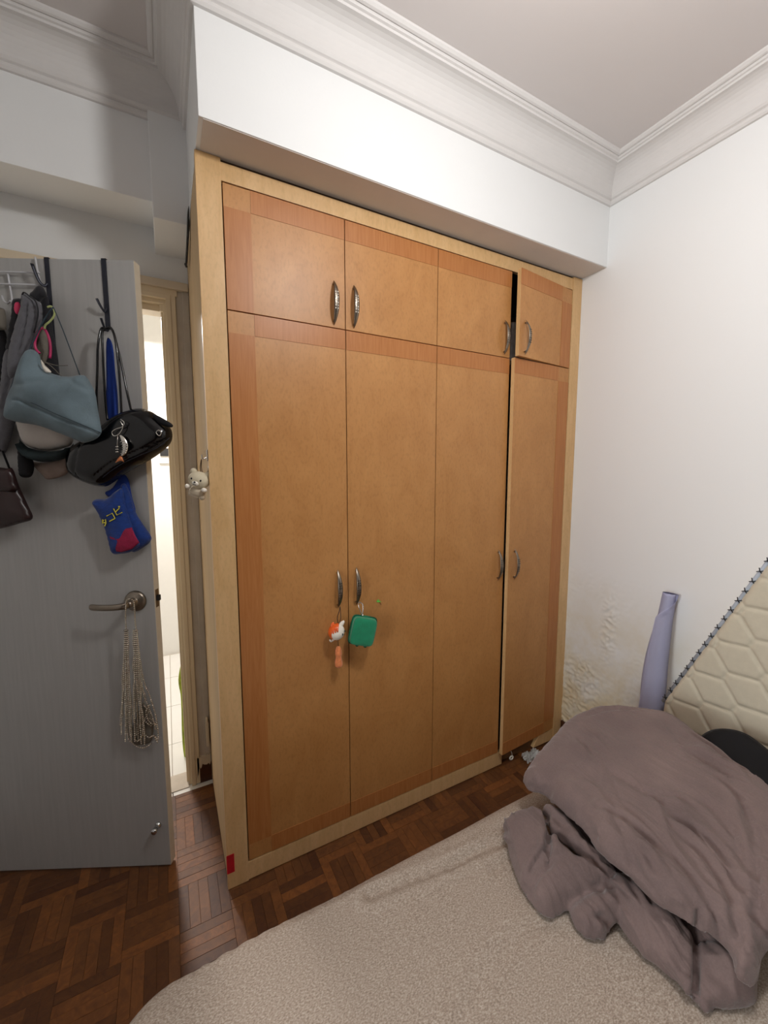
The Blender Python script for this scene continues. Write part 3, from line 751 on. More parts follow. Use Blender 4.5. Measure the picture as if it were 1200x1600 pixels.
# leaf decal
lf = thing('leaf_decal', 'tiny bright green leaf with thin stalk stuck on the second long wardrobe door', 'decal', (.597, -.001, .951))
bm = bmesh.new(); z0, x0 = .951, .597
pts = [(-.012, .002), (-.006, .008), (-.002, .010), (.003, .002), (.010, -.002), (.002, -.003), (-.006, -.002)]
a = [bm.verts.new((x0+x, -.0012, z0+z)) for x, z in pts]; b = [bm.verts.new((x0+x, -.0001, z0+z)) for x, z in pts]
bm.faces.new(a); bm.faces.new(b[::-1])
for i in range(len(a)): bm.faces.new((a[i-1], a[i], b[i], b[i-1]))
obj('blade', bm, 'leaf_green', lf)
obj('stalk', tube([(x0+.001, -.002, z0-.002), (x0+.006, -.002, z0-.008), (x0+.009, -.003, z0-.014)], .0009, seg=5), 'cord_brown', lf)

# ================================================================== THINGS HANGING ON THE ROOM DOOR
def flat_hook(name, u, z0, lab, arms, wid=.010):
    t = thing(name, lab, 'hook', lp(u, z0, 0))
    bm = bmesh.new(); add_box(bm, u-wid/2, u+wid/2, .0006, .0030, z0, 2.1365, .0004, xf=LM)
    add_box(bm, u-wid/2, u+wid/2, -.0375, .0030, 2.1345, 2.137, .0004, xf=LM)
    add_box(bm, u-wid/2, u+wid/2, -.0375, -.0350, 2.09, 2.137, .0004, xf=LM)
    obj('strap', bm, 'hook_steel', t)
    for (ua, za, ub, zb, out) in arms:
        P = [lp(ua, za, .002), lp(ua+(ub-ua)*.25, za-.012, .010), lp(ua+(ub-ua)*.6, za, out*.7), lp(ub, zb, out)]
        obj('prong', tube(P, [.004, .0042, .0045, .005], seg=8, smooth_n=4, flat=.35), 'hook_steel', t, True)
    return t
u1 = lpx(72, 404, 0)[0]; u2 = lpx(162, 404, 0)[0]
flat_hook('over_door_hook', u2, lpx(168, 515, 0)[1], 'dark metal over-door hook nearest the free edge, holding the black bag',
          [(u2-.001, 1.985, u2+.012, 2.005, .03), (u2, 1.925, u2, 1.945, .035)], .015)
flat_hook('over_door_hook', u1-.002, lpx(90, 560, 0)[1], 'dark metal over-door hook behind the hanging grey sleeve and blue-grey bag',
          [(u1-.001, 2.06, u1+.022, 2.105, .03), (u1, 2.01, u1-.004, 2.03, .03), (u1-.004, 1.92, u1-.010, 1.955, .03)], .014)
# white wire rack
wr = thing('wire_rack', 'white wire over-door rack at the upper left edge of the door', 'rack', l3(30, 430, .01))
for pts in ([(55, 402), (58, 420), (62, 438), (64, 445)], [(12, 425), (15, 445), (18, 462), (19, 476)], [(-30, 425), (-29, 445), (-28, 476)]):
    obj('wire', tube([l3(x, y, .008) for x, y in pts], .0028, seg=8, smooth_n=3), 'white_wire', wr, True)
for y0 in (425, 444):
    obj('wire', tube([l3(62, y0+1, .012), l3(-60, y0-2, .012)], .0024, seg=8), 'white_wire', wr, True)
obj('wire_hook', tube([l3(3, 462, .012), l3(6, 470, .022), l3(12, 474, .035), l3(16, 470, .045)], .0024, seg=8, smooth_n=3), 'white_wire', wr, True)

def leafpuff(name, outline, off, thick, mat, parent=None, label=None, res=.007, back=.4, power=.55, rad=None, creases=(), nsc=18, namp=.002, smooth=4):
    O2 = [lpx(x, y, off) for x, y in outline]
    cr = [([lpx(x, y, off) for x, y in c], d, wd_) for c, d, wd_ in creases]
    ex = (lambda XY: np.array([namp*nz((a, b, off), nsc, 2) for a, b in XY])) if namp else None
    bm = puff(O2, lambda u, v, h: lp(u, v, off+h), thick, res, back, power, rad, cr, ex, smooth)
    return obj(name, bm, mat, parent, True, label)
# white / grey garments at the far left
t = tag(leafpuff('garment', [(-30, 480), (2, 481), (9, 490), (10, 512), (6, 516), (-30, 512)], .05, .02, 'khaki_cloth'), 'pale beige collar of a garment at the left frame edge', 'clothes')
t = tag(leafpuff('garment', [(-30, 512), (6, 514), (13, 560), (14, 620), (9, 690), (2, 705), (-30, 700)], .028, .012, 'black_cloth'), 'black garment hanging at the left frame edge under the beige collar', 'clothes')
jk = thing('padded_jacket', 'black and grey garment with a bright pink zip pull on the wire rack', 'clothes', l3(25, 500, .05))
leafpuff('body', [(19, 470), (24, 466), (33, 467), (36, 475), (34, 520), (24, 560), (8, 560), (13, 520), (18, 490)], .036, .012, 'black_cloth', jk)
leafpuff('zip_pull', [(24, 473), (30, 473), (32, 484), (28, 491), (24, 489), (22, 482)], .050, .006, 'hot_pink', jk, res=.003, namp=0)
# grey sleeve garment
gk = thing('grey_cardigan', 'grey knit garment hanging in a long fold behind the blue-grey bag', 'clothes', l3(30, 560, .05))
leafpuff('sleeve', [(34, 462), (38, 458), (46, 462), (58, 470), (65, 476), (66, 500), (58, 530), (44, 558), (26, 590), (14, 588), (14, 550), (24, 510), (33, 480)], .070, .02, 'grey_knit', gk, back=.25,
         creases=[([(49, 475), (48, 500), (41, 530), (33, 558)], .010, .003), ([(58, 475), (59, 495), (52, 525)], .008, .003)])
leafpuff('hem', [(8, 551), (20, 549), (40, 552), (44, 600), (27, 650), (16, 690), (8, 708), (0, 700), (-4, 680), (0, 620)], .055, .022, 'grey_knit', gk,
         creases=[([(33, 560), (22, 600), (12, 640)], .010, .004)])
obj('piping', tube([l3(x, y, o) for x, y, o in [(33, 472, .075), (35, 460, .08), (38, 457, .082), (45, 462, .084), (55, 470, .088), (59, 482, .088), (59, 495, .088), (53, 520, .086)]], .0022, seg=6, smooth_n=4), 'black_cloth', gk, True)
# black hanger shoulder
leafpuff('shoulder', [(46, 462), (54, 452), (62, 445), (68, 450), (73, 462), (66, 468), (58, 473)], .06, .012, 'black_cloth', gk, namp=0)
leafpuff('lining', [(62, 472), (74, 462), (78, 480), (84, 520), (92, 570), (90, 600), (60, 600), (52, 560), (62, 520)], .035, .012, 'black_cloth', gk, namp=.001)
leafpuff('lining', [(60, 515), (70, 510), (75, 530), (74, 560), (62, 575), (56, 540)], .052, .010, 'khaki_cloth', gk, namp=.001)
# lime and pink loops
tag(obj('lime_clip', tube([l3(x, y, .09) for x, y in [(74, 480), (80, 479), (85, 486), (84, 494), (78, 502), (71, 508), (70, 514)]], [.0032]*7, seg=8, smooth_n=4, flat=.6), 'lime_plastic', smooth=True), 'pale lime plastic hook above the blue-grey bag', 'hook')
bm = tube([l3(x, y, .085) for x, y in [(62, 552), (56, 545), (55, 532), (60, 518), (65, 513), (71, 516), (77, 530), (79, 545), (78, 560)]], [.0035]*9, seg=8, smooth_n=4)
tag(obj('pink_cord', bm, 'pink_plastic', smooth=True), 'loop of shiny pink cord hanging below the lime hook', 'cord')
# white cap with dark band
cp = thing('cap', 'white cap with a dark green band hanging under the blue-grey bag', 'hat', l3(72, 700, .05))
leafpuff('crown', [(28, 640), (34, 685), (50, 700), (75, 704), (100, 700), (114, 690), (112, 650), (70, 630)], .06, .035, 'cap_white', cp, namp=0)
leafpuff('band', [(30, 686), (44, 699), (75, 705), (105, 701), (115, 693), (108, 712), (90, 720), (68, 722), (50, 718), (36, 706)], .066, .034, 'dark_green_band', cp, namp=0, power=.4)
leafpuff('strap', [(30, 690), (40, 702), (52, 720), (53, 735), (48, 745), (36, 746), (31, 740), (29, 715)], .055, .018, 'matte_black', cp, namp=.001)
tag(leafpuff('scrunched_scarf', [(50, 722), (66, 723), (92, 719), (106, 712), (108, 736), (92, 746), (74, 749), (66, 742), (56, 732)], .030, .014, 'beige_crinkle', nsc=60, namp=.006), 'crinkled beige cloth peeking out below the white cap', 'cloth')
# brown leather bag far left
bg = thing('brown_bag', 'dark brown leather bag at the left edge with a thin black strap', 'bag', l3(15, 780, .05))
leafpuff('body', [(-40, 734), (10, 732), (20, 733), (30, 760), (44, 790), (51, 810), (30, 818), (0, 826), (-40, 830)], .05, .03, 'brown_leather', bg, namp=.002)
obj('strap', tube([l3(x, y, .06) for x, y in [(2, 700), (8, 715), (16, 735)]], .003, seg=6), 'matte_black', bg, True)
leafpuff('flap', [(-40, 734), (10, 732), (20, 733), (26, 752), (24, 768), (-40, 770)], .066, .02, 'brown_leather', bg, namp=.001)
# blue-grey shoulder bag
bb = thing('shoulder_bag', 'large blue-grey suede shoulder bag with thin dark strap, hanging at the upper left', 'handbag', l3(85, 630, .10))
leafpuff('body', [(46, 546), (55, 548), (62, 556), (66, 572), (74, 580), (86, 585), (100, 588), (112, 588), (124, 586), (134, 588), (142, 600), (149, 615), (153, 640), (158, 668), (158, 677), (150, 686), (132, 692), (120, 688), (90, 676), (60, 665), (30, 660), (12, 655), (8, 650), (12, 625), (22, 600), (30, 575), (38, 556)],
         .125, .046, 'blue_grey_suede', bb, res=.006, back=.5, power=.6, rad=.09, nsc=14, namp=.007,
         creases=[([(35, 627), (46, 628), (70, 640), (100, 653), (130, 665), (156, 675)], .007, .0022), ([(110, 590), (130, 604), (146, 612)], .004, .006), ([(28, 602), (50, 604), (75, 598)], .004, .008)])
obj('seam', tube([l3(x, y, o) for x, y, o in [(35, 627, .156), (42, 626, .163), (60, 634, .171), (90, 648, .172), (120, 660, .166), (150, 673, .142), (157, 676, .128)]], .0011, seg=6, smooth_n=4), 'navy_cord', bb, True)
obj('strap', tube([l3(x, y, .12) for x, y in [(125, 587), (112, 552), (98, 515), (86, 486), (83, 480)]], .0014, seg=6, smooth_n=3), 'navy_cord', bb, True)
obj('strap', tube([l3(x, y, .105) for x, y in [(83, 480), (70, 498), (56, 525), (46, 548), (40, 570)]], .0022, seg=6, smooth_n=3), 'navy_cord', bb, True)
obj('strap', tube([l3(x, y, .095) for x, y in [(40, 556), (26, 585), (12, 630), (9, 650)]], .004, seg=6, smooth_n=3), 'navy_cord', bb, True)
obj('lining', box(0, .001, 0, .001, 0, .001), 'white_vinyl', bb) if False else None
leafpuff('lining', [(64, 562), (70, 570), (78, 578), (80, 582), (72, 582), (66, 574)], .140, .003, 'white_vinyl', bb, res=.004, namp=0)
for q in ([(66, 564), (80, 572), (96, 588)], [(66, 564), (88, 571), (106, 571)]):
    obj('drawstring', tube([l3(x, y, .146) for x, y in q], .0010, seg=5, smooth_n=3), 'khaki_cloth', bb, True)
# black patent baguette bag
pb = thing('patent_bag', 'glossy black patent shoulder bag overlapping the free edge of the door', 'handbag', l3(190, 700, .09))
leafpuff('body', [(106, 716), (112, 700), (128, 688), (150, 676), (162, 664), (180, 650), (200, 641), (220, 638), (240, 645), (258, 660), (268, 672), (269, 686), (262, 698), (245, 712), (225, 724), (200, 738), (180, 752), (165, 760), (145, 758), (125, 750), (110, 738)],
         .060, .046, 'patent_black', pb, res=.006, back=.6, power=.6, rad=.05, nsc=20, namp=.004,
         creases=[([(160, 745), (190, 722), (225, 706), (262, 690)], .005, .003), ([(140, 690), (134, 715), (128, 745)], .004, .003)])
leafpuff('side_gusset', [(108, 716), (120, 706), (134, 706), (130, 726), (126, 748), (114, 738)], .088, .010, 'matte_black', pb, namp=0)
obj('zip_seam', tube([l3(x, y, o) for x, y, o in [(158, 748, .091), (185, 728, .104), (215, 713, .108), (245, 700, .100), (265, 684, .082)]], .0014, seg=6, smooth_n=4), 'hook_steel', pb, True)
obj('buckle', tube([l3(x, y, .107) for x, y in [(244, 676), (248, 672), (252, 676), (249, 681)]], .0014, seg=6, closed=True, smooth_n=3), 'silver', pb, True)
leafpuff('tab', [(238, 648), (248, 650), (262, 658), (270, 664), (268, 668), (258, 666), (246, 660)], .085, .006, 'matte_black', pb, res=.004, namp=0)
for q in ([(165, 514, .045), (158, 514, .05), (153, 540, .06), (152, 580, .06), (151, 620, .06), (153, 662, .06)],
          [(165, 516, .05), (160, 520, .055), (161, 560, .06), (163, 600, .062), (166, 640, .065), (168, 656, .068)],
          [(165, 514, .045), (173, 512, .052), (180, 530, .06), (185, 570, .064), (188, 610, .068), (190, 648, .072)],
          [(168, 514, .045), (176, 516, .052), (184, 545, .06), (192, 580, .064), (199, 615, .068), (205, 642, .068)]):
    obj('strap', tube([l3(*p) for p in q], .0034, seg=8, smooth_n=5), 'patent_black', pb, True)
# silver fish charm on the black bag
fs = thing('fish_charm', 'silver fish charm with copper tail clipped on the black patent bag', 'charm', l3(188, 690, .12))
obj('clip', tube([l3(x, y, .120) for x, y in [(188, 655), (194, 660), (191, 667), (182, 670), (175, 675), (178, 681), (186, 678), (192, 667), (188, 658)]], .0013, seg=6, smooth_n=4), 'silver', fs, True)
bm = bmesh.new()
add_tube(bm, [l3(x, y, .120) for x, y in [(187, 680), (191, 684), (195, 692), (196, 700), (194, 707), (190, 712)]], [.002, .006, .0085, .0082, .006, .003], seg=12, smooth_n=3, flat=.6)
for k in range(6):
    x, y = 192+3*math.sin(k*.6), 690+k*3.6
    add_tube(bm, [l3(x-4.5, y+1, .1225), l3(x, y-1, .127), l3(x+5, y, .1225)], .0012, seg=5, smooth_n=3)
obj('body', bm, 'silver', fs, True)
leafpuff('tail_fin', [(188, 712), (191, 714), (194, 722), (189, 720), (180, 723), (184, 716)], .120, .002, 'copper_tail', fs, res=.003, namp=0, smooth=1)
bm = bmesh.new(); add_tube(bm, [l3(184, 680, .12), l3(183, 700, .12)], .0009, seg=5)
for k in range(3): add_ball(bm, l3(183, 698+k*4, .12), (.005, .003, .0022), 10)
obj('bead', bm, 'silver', fs, True)
# blue strap garment behind the black straps
tag(leafpuff('blue_ribbon', [(166, 535), (172, 530), (177, 545), (180, 580), (184, 620), (184, 655), (176, 660), (166, 655), (166, 600)], .035, .008, 'blue_cloth', namp=.002), 'strip of royal blue cloth hanging between the black bag straps', 'cloth')
# blue knitted pouch
kb = thing('knit_pouch', 'small royal blue knitted bag with yellow lettering hanging under the black bag', 'bag', l3(190, 810, .05))
leafpuff('body', [(144, 786), (150, 780), (166, 779), (180, 768), (192, 764), (198, 790), (205, 812), (214, 834), (220, 850), (205, 862), (190, 865), (175, 864), (168, 840), (160, 815), (150, 797)], .036, .024, 'blue_knit', kb, namp=.001)
leafpuff('back_fold', [(188, 762), (196, 756), (205, 775), (212, 800), (224, 820), (235, 836), (236, 844), (226, 854), (206, 862), (204, 830), (192, 790)], .024, .018, 'blue_knit', kb, namp=.002)
leafpuff('strap', [(164, 770), (176, 762), (190, 742), (200, 748), (206, 775), (212, 800), (204, 810), (194, 785), (186, 770), (174, 778)], .016, .008, 'blue_cloth', kb, namp=.001)
leafpuff('knit_motif', [(170, 838), (178, 832), (196, 826), (206, 824), (212, 838), (218, 848), (206, 858), (190, 863), (182, 862), (176, 850)], .054, .006, 'magenta_knit', kb, res=.004, namp=.001, smooth=1, label='plain magenta knitted patch')
# lettering: katakana strokes
def strokes(segs, mat, r, off, name):
    bm = bmesh.new()
    for s in segs: add_tube(bm, [l3(x, y, off) for x, y in s], r, seg=6, flat=.4, up=LN.cross(Vector((0, 0, 1))))
    obj(name, bm, mat, kb)
tx = math.cos(math.radians(-27)); ty = math.sin(math.radians(-27))
def gl(cx, cy, w_, h_, segs):      # rotated glyph strokes in a unit box
    return [[(cx+(a*w_)*tx-(b*h_)*ty, cy+(a*w_)*ty+(b*h_)*tx) for a, b in s] for s in segs]
HI = [[(-.4, -.5), (-.4, .45), (.45, .45)], [(.35, -.2), (-.4, .02)]]
KO = [[(-.45, -.4), (.45, -.4), (.45, .45)], [(-.45, .45), (.45, .45)]]
TA = [[(-.1, -.5), (-.45, .05)], [(-.15, -.3), (.4, -.3), (.1, .2), (-.35, .5)], [(-.2, .0), (.2, .15)]]
PI_ = [[(.5, -.55), (.62, -.45), (.5, -.35), (.4, -.45), (.5, -.55)]]
KO_ = .062
segs = gl(184, 798, 11, 12, HI)+gl(184, 798, 9, 10, PI_)+gl(173, 808, 11, 11, KO)+gl(163.5, 816, 8, 11, TA)
strokes(segs, 'dark_yarn', .0032, KO_-.0015, 'lettering_outline'); strokes(segs, 'yellow_yarn', .0017, KO_, 'lettering')  # wider dark yarn strokes behind the yellow ones

# beaded net bag on the lever
nb = thing('beaded_net', 'silver beaded net bag hanging in strands from the door lever', 'bag', l3(205, 1050, .06))
random.seed(21)
ico = bmesh.new(); bmesh.ops.create_icosphere(ico, subdivisions=1, radius=1); IV = [v.co.copy() for v in ico.verts]; IF = [[v.index for v in f.verts] for f in ico.faces]; ico.free()
def bead_strand(P, r=.0033, sp=.0072, name='bead_strand'):
    P = catmull(P, 8); V = []; Fc = []; acc = 0; last = P[0]; pts = [P[0]]
    for a, b in zip(P, P[1:]):
        L = (b-a).length; s = 0
        while acc+(L-s) >= sp:
            s += sp-acc; acc = 0; pts.append(a.lerp(b, s/L if L else 0))
        acc += L-s
    for i, p in enumerate(pts):
        k = len(V); q = r*(1.15 if i % 7 == 0 else 1)
        V += [p+v*q for v in IV]; Fc += [[k+j for j in f] for f in IF]
    me = bpy.data.meshes.new(name); me.from_pydata([tuple(v) for v in V], [], Fc); me.materials.append(MATS['bead_silver']); me.shade_smooth()
    o = bpy.data.objects.new(name, me); COL.objects.link(o); o.parent = nb; o.matrix_parent_inverse = PINV[nb.name]; o['kind'] = 'stuff'
bead_strand([l3(x, y, o) for x, y, o in [(197, 985, .055), (196, 960, .058), (197, 945, .066), (198, 938, .072), (203, 936, .078), (208, 939, .074), (210, 950, .066), (211, 970, .056), (213, 990, .052)]])
left = [(196, 983), (197, 990)]; right = [(212, 983), (214, 990)]
tgt = [(188, 1135, 195), (199, 1148, 197), (204, 1150, 198), (209, 1130, 209), (214, 1150, 211), (223, 1150, 213), (190, 1150, 196), (196, 1158, 197), (201, 1156, 198), (206, 1160, 199), (192, 1120, 195), (211, 1160, 210), (216, 1158, 212), (221, 1163, 213), (226, 1165, 214), (219, 1140, 211), (207, 1150, 199)]
for i, (bx2, by2, tx2) in enumerate(tgt):
    o = .018+.004*(i % 4); P = []
    for k in range(9):
        t = k/8; y = 985+(by2-985)*t; x = tx2+(bx2-tx2)*(t**1.1)+random.uniform(-1, 1)*1.3*(0 < k < 8)
        P.append(l3(x, y, .05*(1-t)+o*t+.008))
    bead_strand(P)
for q in ([(214, 990), (219, 1030), (225, 1065), (233, 1085), (241, 1110), (245, 1130), (247, 1155), (240, 1148)], [(218, 1025), (221, 1060), (224, 1085), (230, 1100), (238, 1120), (243, 1140)],
          [(222, 1075), (228, 1090), (224, 1100), (232, 1112), (226, 1125), (236, 1134)], [(224, 1120), (236, 1124), (244, 1134)], [(222, 1142), (232, 1152), (240, 1150), (246, 1160)],
          [(216, 1120), (224, 1130), (222, 1150), (214, 1158), (210, 1148)], [(234, 1102), (228, 1112), (232, 1126), (240, 1132)], [(204, 1158), (214, 1166), (226, 1168), (238, 1160)]):
    bead_strand([l3(x, y, .022+.01*random.random()) for x, y in q])
obj('lining', puff([lpx(x, y, .012) for x, y in [(222, 1100), (234, 1110), (240, 1135), (236, 1158), (222, 1164), (208, 1162), (206, 1140)]], lambda u, v, h: lp(u, v, .012+h), .010, .006), 'khaki_cloth', nb, True)

# ================================================================== BED
bd = thing('bed', 'bed with a speckled beige fitted sheet in front of the wardrobe', 'bed', (.7, -1.5, 0))
MX0, MX1, MY0, MY1, MZ = -.292, 1.70, -2.0, -.492, .40
def mattress():
    bm = bmesh.new(); n, m = 210, 150; R0 = .13; er = .055
    def rim(x, y):          # distance inside the rounded-rectangle outline
        cx, cy = (MX0+MX1)/2, (MY0+MY1)/2; hx, hy = (MX1-MX0)/2-R0, (MY1-MY0)/2-R0
        dx, dy = abs(x-cx)-hx, abs(y-cy)-hy
        if dx > 0 and dy > 0: return R0-math.hypot(dx, dy)
        return R0-max(dx, dy)
    cs = [(((.28, -.56), (.45, -.585), (.60, -.60), (.74, -.62)), .010, .014), (((.50, -.60), (.66, -.585), (.80, -.575)), .005, .012),
          (((.33, -.86), (.42, -.82), (.55, -.80), (.64, -.82)), .004, .016), (((-.15, -.50), (.10, -.515), (.30, -.52)), .004, .01), (((.60, -.66), (.74, -.64), (.82, -.60)), .004, .012)]
    cr = []
    for pts, d, w_ in cs:
        c = catmull([Vector((a, b, 0)) for a, b in pts], 6); cr.append((c, d, w_))
    rows = []
    us = [0]+[.5-.5*math.cos(math.pi*k/n) for k in range(1, n)]+[1]; 
    xs = [MX0+(MX1-MX0)*(.25*(.5-.5*math.cos(math.pi*k/n))+.75*k/n) for k in range(n+1)]
    ys = [MY1+(MY0-MY1)*(k/m)**1.5 for k in range(m+1)]
    cx, cy = (MX0+MX1)/2, (MY0+MY1)/2; hx, hy = (MX1-MX0)/2-R0, (MY1-MY0)/2-R0
    for x in xs:
        row = []
        for y in ys:
            X, Y = x, y; dx, dy = abs(X-cx)-hx, abs(Y-cy)-hy
            if dx > 0 and dy > 0:      # square corner -> round corner
                a, b = dx/R0, dy/R0; mx = max(a, b); h = math.hypot(a, b); k = mx/h
                X = cx+math.copysign(hx+dx*k, X-cx); Y = cy+math.copysign(hy+dy*k, Y-cy)
            d = max(0, rim(X, Y)); z = MZ
            wob = .006*nz((X*1.2, Y*.3, 0), 3.1, 1)
            if d < er: q = 1-d/er; z -= er*(1-math.sqrt(max(0, 1-q*q)))
            z += .004*nz((X, Y, 0), 2.6, 4)*min(1, d/.1)
            if Y > -.95:
                for c, dp, w_ in cr:
                    dd = min((Vector((X, Y, 0))-p).length for p in c) if abs(Y-c[len(c)//2].y) < .12 else 9
                    if dd < .08: z += -dp*.9*math.exp(-(dd/w_)**2)+dp*.5*math.exp(-((dd-1.9*w_)/w_)**2)
            row.append(bm.verts.new((X, Y+wob*(1 if d < .02 else 0), z)))
        rows.append(row)
    for i in range(n):
        for j in range(m): bm.faces.new((rows[i][j], rows[i][j+1], rows[i+1][j+1], rows[i+1][j]))
    be = [e for e in bm.edges if e.is_boundary]
    r = bmesh.ops.extrude_edge_only(bm, edges=be); nv = [v for v in r['geom'] if isinstance(v, bmesh.types.BMVert)]
    for v in nv: v.co.z = .17
    r = bmesh.ops.extrude_edge_only(bm, edges=[e for e in r['geom'] if isinstance(e, bmesh.types.BMEdge)]); nv = [v for v in r['geom'] if isinstance(v, bmesh.types.BMVert)]
    for v in nv: v.co.x += (.03 if v.co.x < cx else -.03); v.co.y += (.03 if v.co.y < cy else -.03); v.co.z = .155
    bmesh.ops.contextual_create(bm, geom=[e for e in bm.edges if e.is_boundary])
    return bm
obj('mattress', mattress(), 'sheet_fabric', bd, True)
obj('bed_base', box(MX0+.03, MX1-.01, MY0+.03, MY1-.03, .05, .158, .006), 'bed_base', bd)
for x in (MX0+.08, MX1-.12):
    for y in (MY0+.08, MY1-.12): obj('leg', box(x, x+.05, y, y+.05, 0, .055, .003), 'baseboard_wood', bd)

# ---------------- duvet: folded lobes fused into one soft body
LOBES = []
def lobe(outline, thick, back=.6, power=.5, rad=None, creases=(), namp=.004, nsc=9, res=.014, smooth=3):
    """outline: (px, py, z) - points of the fold's rim with their height above the floor"""
    P = [onZ(x, y, z) for x, y, z in outline]; c = sum(P, Vector())/len(P)
    A = np.array([tuple(p-c) for p in P]); _, _, vt = np.linalg.svd(A); n = Vector(vt[2])
    if n.z < 0: n = -n
    e = Vector((1, 0, 0)); e = (e-n*e.dot(n)).normalized(); k = n.cross(e)
    UV = [((p-c).dot(e), (p-c).dot(k)) for p in P]; HH = np.array([(p-c).dot(n) for p in P]); UA = np.array(UV)
    def hof(u, v):
        w_ = 1/(((UA-np.array([u, v]))**2).sum(1)+1e-4)**1.5; return float((w_*HH).sum()/w_.sum())
    def to3(u, v, h): return c+e*u+k*v+n*(h+hof(u, v))
    def pr(x, y, z): q = onZ(x, y, z)-c; return (q.dot(e), q.dot(k))
    cr = [([pr(*q) for q in pts], d, w_) for pts, d, w_ in creases]
    ex = lambda XY: np.array([namp*nz((a, b, c.x), nsc, 3) for a, b in XY])
    LOBES.append(puff(UV, to3, thick, res, back, power, rad, cr, ex, smooth))
# core
lobe([(860, 1290, .45), (900, 1200, .45), (980, 1150, .47), (1080, 1160, .47), (1200, 1260, .45), (1250, 1400, .44), (1180, 1500, .43), (1110, 1500, .43), (1040, 1440, .43), (960, 1370, .43)], .07, back=.5, rad=.16)
# top sheet
lobe([(818, 1218, .50), (835, 1190, .525), (862, 1162, .54), (895, 1128, .56), (945, 1116, .585), (1000, 1118, .60), (1050, 1128, .61), (1095, 1160, .61), (1140, 1195, .61), (1190, 1232, .61), (1250, 1290, .60), (1262, 1380, .57), (1225, 1450, .54), (1196, 1500, .50), (1180, 1545, .47), (1150, 1530, .48), (1140, 1492, .49),
      (1105, 1462, .51), (1060, 1435, .52), (1015, 1400, .52), (985, 1368, .525), (950, 1345, .525), (915, 1305, .525), (880, 1270, .52), (850, 1243, .51), (825, 1236, .50)],
     0.058, back=.12, power=.42, rad=.06, res=.011,
     creases=[([(850, 1225, .56), (870, 1240, .56), (905, 1270, .56), (935, 1310, .56)], .012, .010), ([(960, 1210, .6), (1010, 1240, .6), (1060, 1275, .6), (1110, 1320, .6), (1150, 1380, .58)], .010, .010),
              ([(1000, 1290, .6), (1040, 1320, .6), (1085, 1370, .58), (1120, 1430, .55)], .010, .009), ([(1080, 1180, .63), (1130, 1215, .63), (1170, 1270, .62), (1195, 1340, .6)], .010, .010),
              ([(1100, 1250, .62), (1140, 1300, .6), (1170, 1370, .58), (1178, 1440, .55)], .010, .009), ([(925, 1250, .58), (960, 1290, .57), (985, 1340, .56)], .009, .009),
              ([(1040, 1380, .57), (1080, 1410, .55), (1120, 1455, .53)], .009, .008)])
# second layer peeking below the sheet
lobe([(852, 1262, .47), (880, 1268, .49), (905, 1295, .49), (935, 1330, .49), (965, 1358, .48), (975, 1378, .47), (950, 1372, .46), (915, 1345, .46), (880, 1320, .46), (858, 1295, .46)], .030, rad=.03)
# lower left lump
lobe([(786, 1290, .43), (800, 1278, .44), (822, 1270, .45), (846, 1274, .46), (858, 1300, .47), (880, 1320, .47), (915, 1345, .47), (948, 1362, .46), (958, 1380, .45), (952, 1398, .43), (925, 1408, .425), (898, 1416, .42), (872, 1432, .41), (850, 1432, .41), (825, 1405, .41), (805, 1370, .41), (793, 1330, .42)],
     .052, back=.7, rad=.06, creases=[([(848, 1276, .5), (857, 1310, .5), (856, 1335, .5)], .026, .007), ([(856, 1335, .5), (840, 1345, .5), (822, 1362, .5)], .020, .008), ([(860, 1330, .5), (885, 1335, .5)], .010, .010)])
# small tail in the middle
lobe([(889, 1420, .42), (905, 1405, .43), (930, 1394, .44), (960, 1392, .45), (972, 1422, .44), (960, 1448, .42), (942, 1466, .41), (918, 1468, .41), (898, 1452, .41)], .036, back=.6, rad=.04,
     creases=[([(940, 1432, .45), (952, 1428, .45), (966, 1440, .44)], .018, .006)])
# middle right lobe
lobe([(953, 1372, .46), (975, 1362, .48), (1000, 1378, .48), (1035, 1405, .48), (1068, 1438, .47), (1088, 1478, .45), (1090, 1530, .42), (1092, 1572, .41), (1065, 1548, .41), (1030, 1515, .41), (995, 1482, .41), (970, 1450, .415), (960, 1410, .43)],
     .050, back=.6, rad=.06, creases=[([(1010, 1395, .5), (1012, 1430, .5), (1020, 1460, .5)], .006, .01), ([(1030, 1470, .46), (1055, 1500, .46), (1062, 1530, .45)], .008, .008)])
# bottom right lobe
lobe([(1086, 1490, .44), (1100, 1472, .46), (1125, 1468, .47), (1150, 1485, .47), (1180, 1520, .45), (1184, 1560, .42), (1172, 1575, .41), (1130, 1578, .41), (1092, 1574, .41)], .036, back=.6, rad=.05,
     creases=[([(1100, 1480, .5), (1125, 1510, .5), (1140, 1545, .45)], .012, .006), ([(1085, 1500, .46), (1094, 1540, .44)], .015, .006)])
bm = bmesh.new()
for l in LOBES:
    me = bpy.data.meshes.new('tmp'); l.to_mesh(me); l.free(); bm.from_mesh(me); bpy.data.meshes.remove(me)
dv = obj('duvet', bm, 'duvet_cotton', None, True)
md = dv.modifiers.new('r', 'REMESH'); md.mode = 'VOXEL'; md.voxel_size = .0052; md.use_smooth_shade = True
ms = dv.modifiers.new('s', 'SMOOTH'); ms.factor = .5; ms.iterations = 3
dg = bpy.context.evaluated_depsgraph_get(); nm = bpy.data.meshes.new_from_object(dv.evaluated_get(dg))
co = np.empty(len(nm.vertices)*3); nm.vertices.foreach_get('co', co); co = co.reshape(-1, 3)
nr = np.empty(len(nm.vertices)*3); nm.vertices.foreach_get('normal', nr); nr = nr.reshape(-1, 3)
ang = math.radians(-76); ca, sa = math.cos(ang), math.sin(ang)
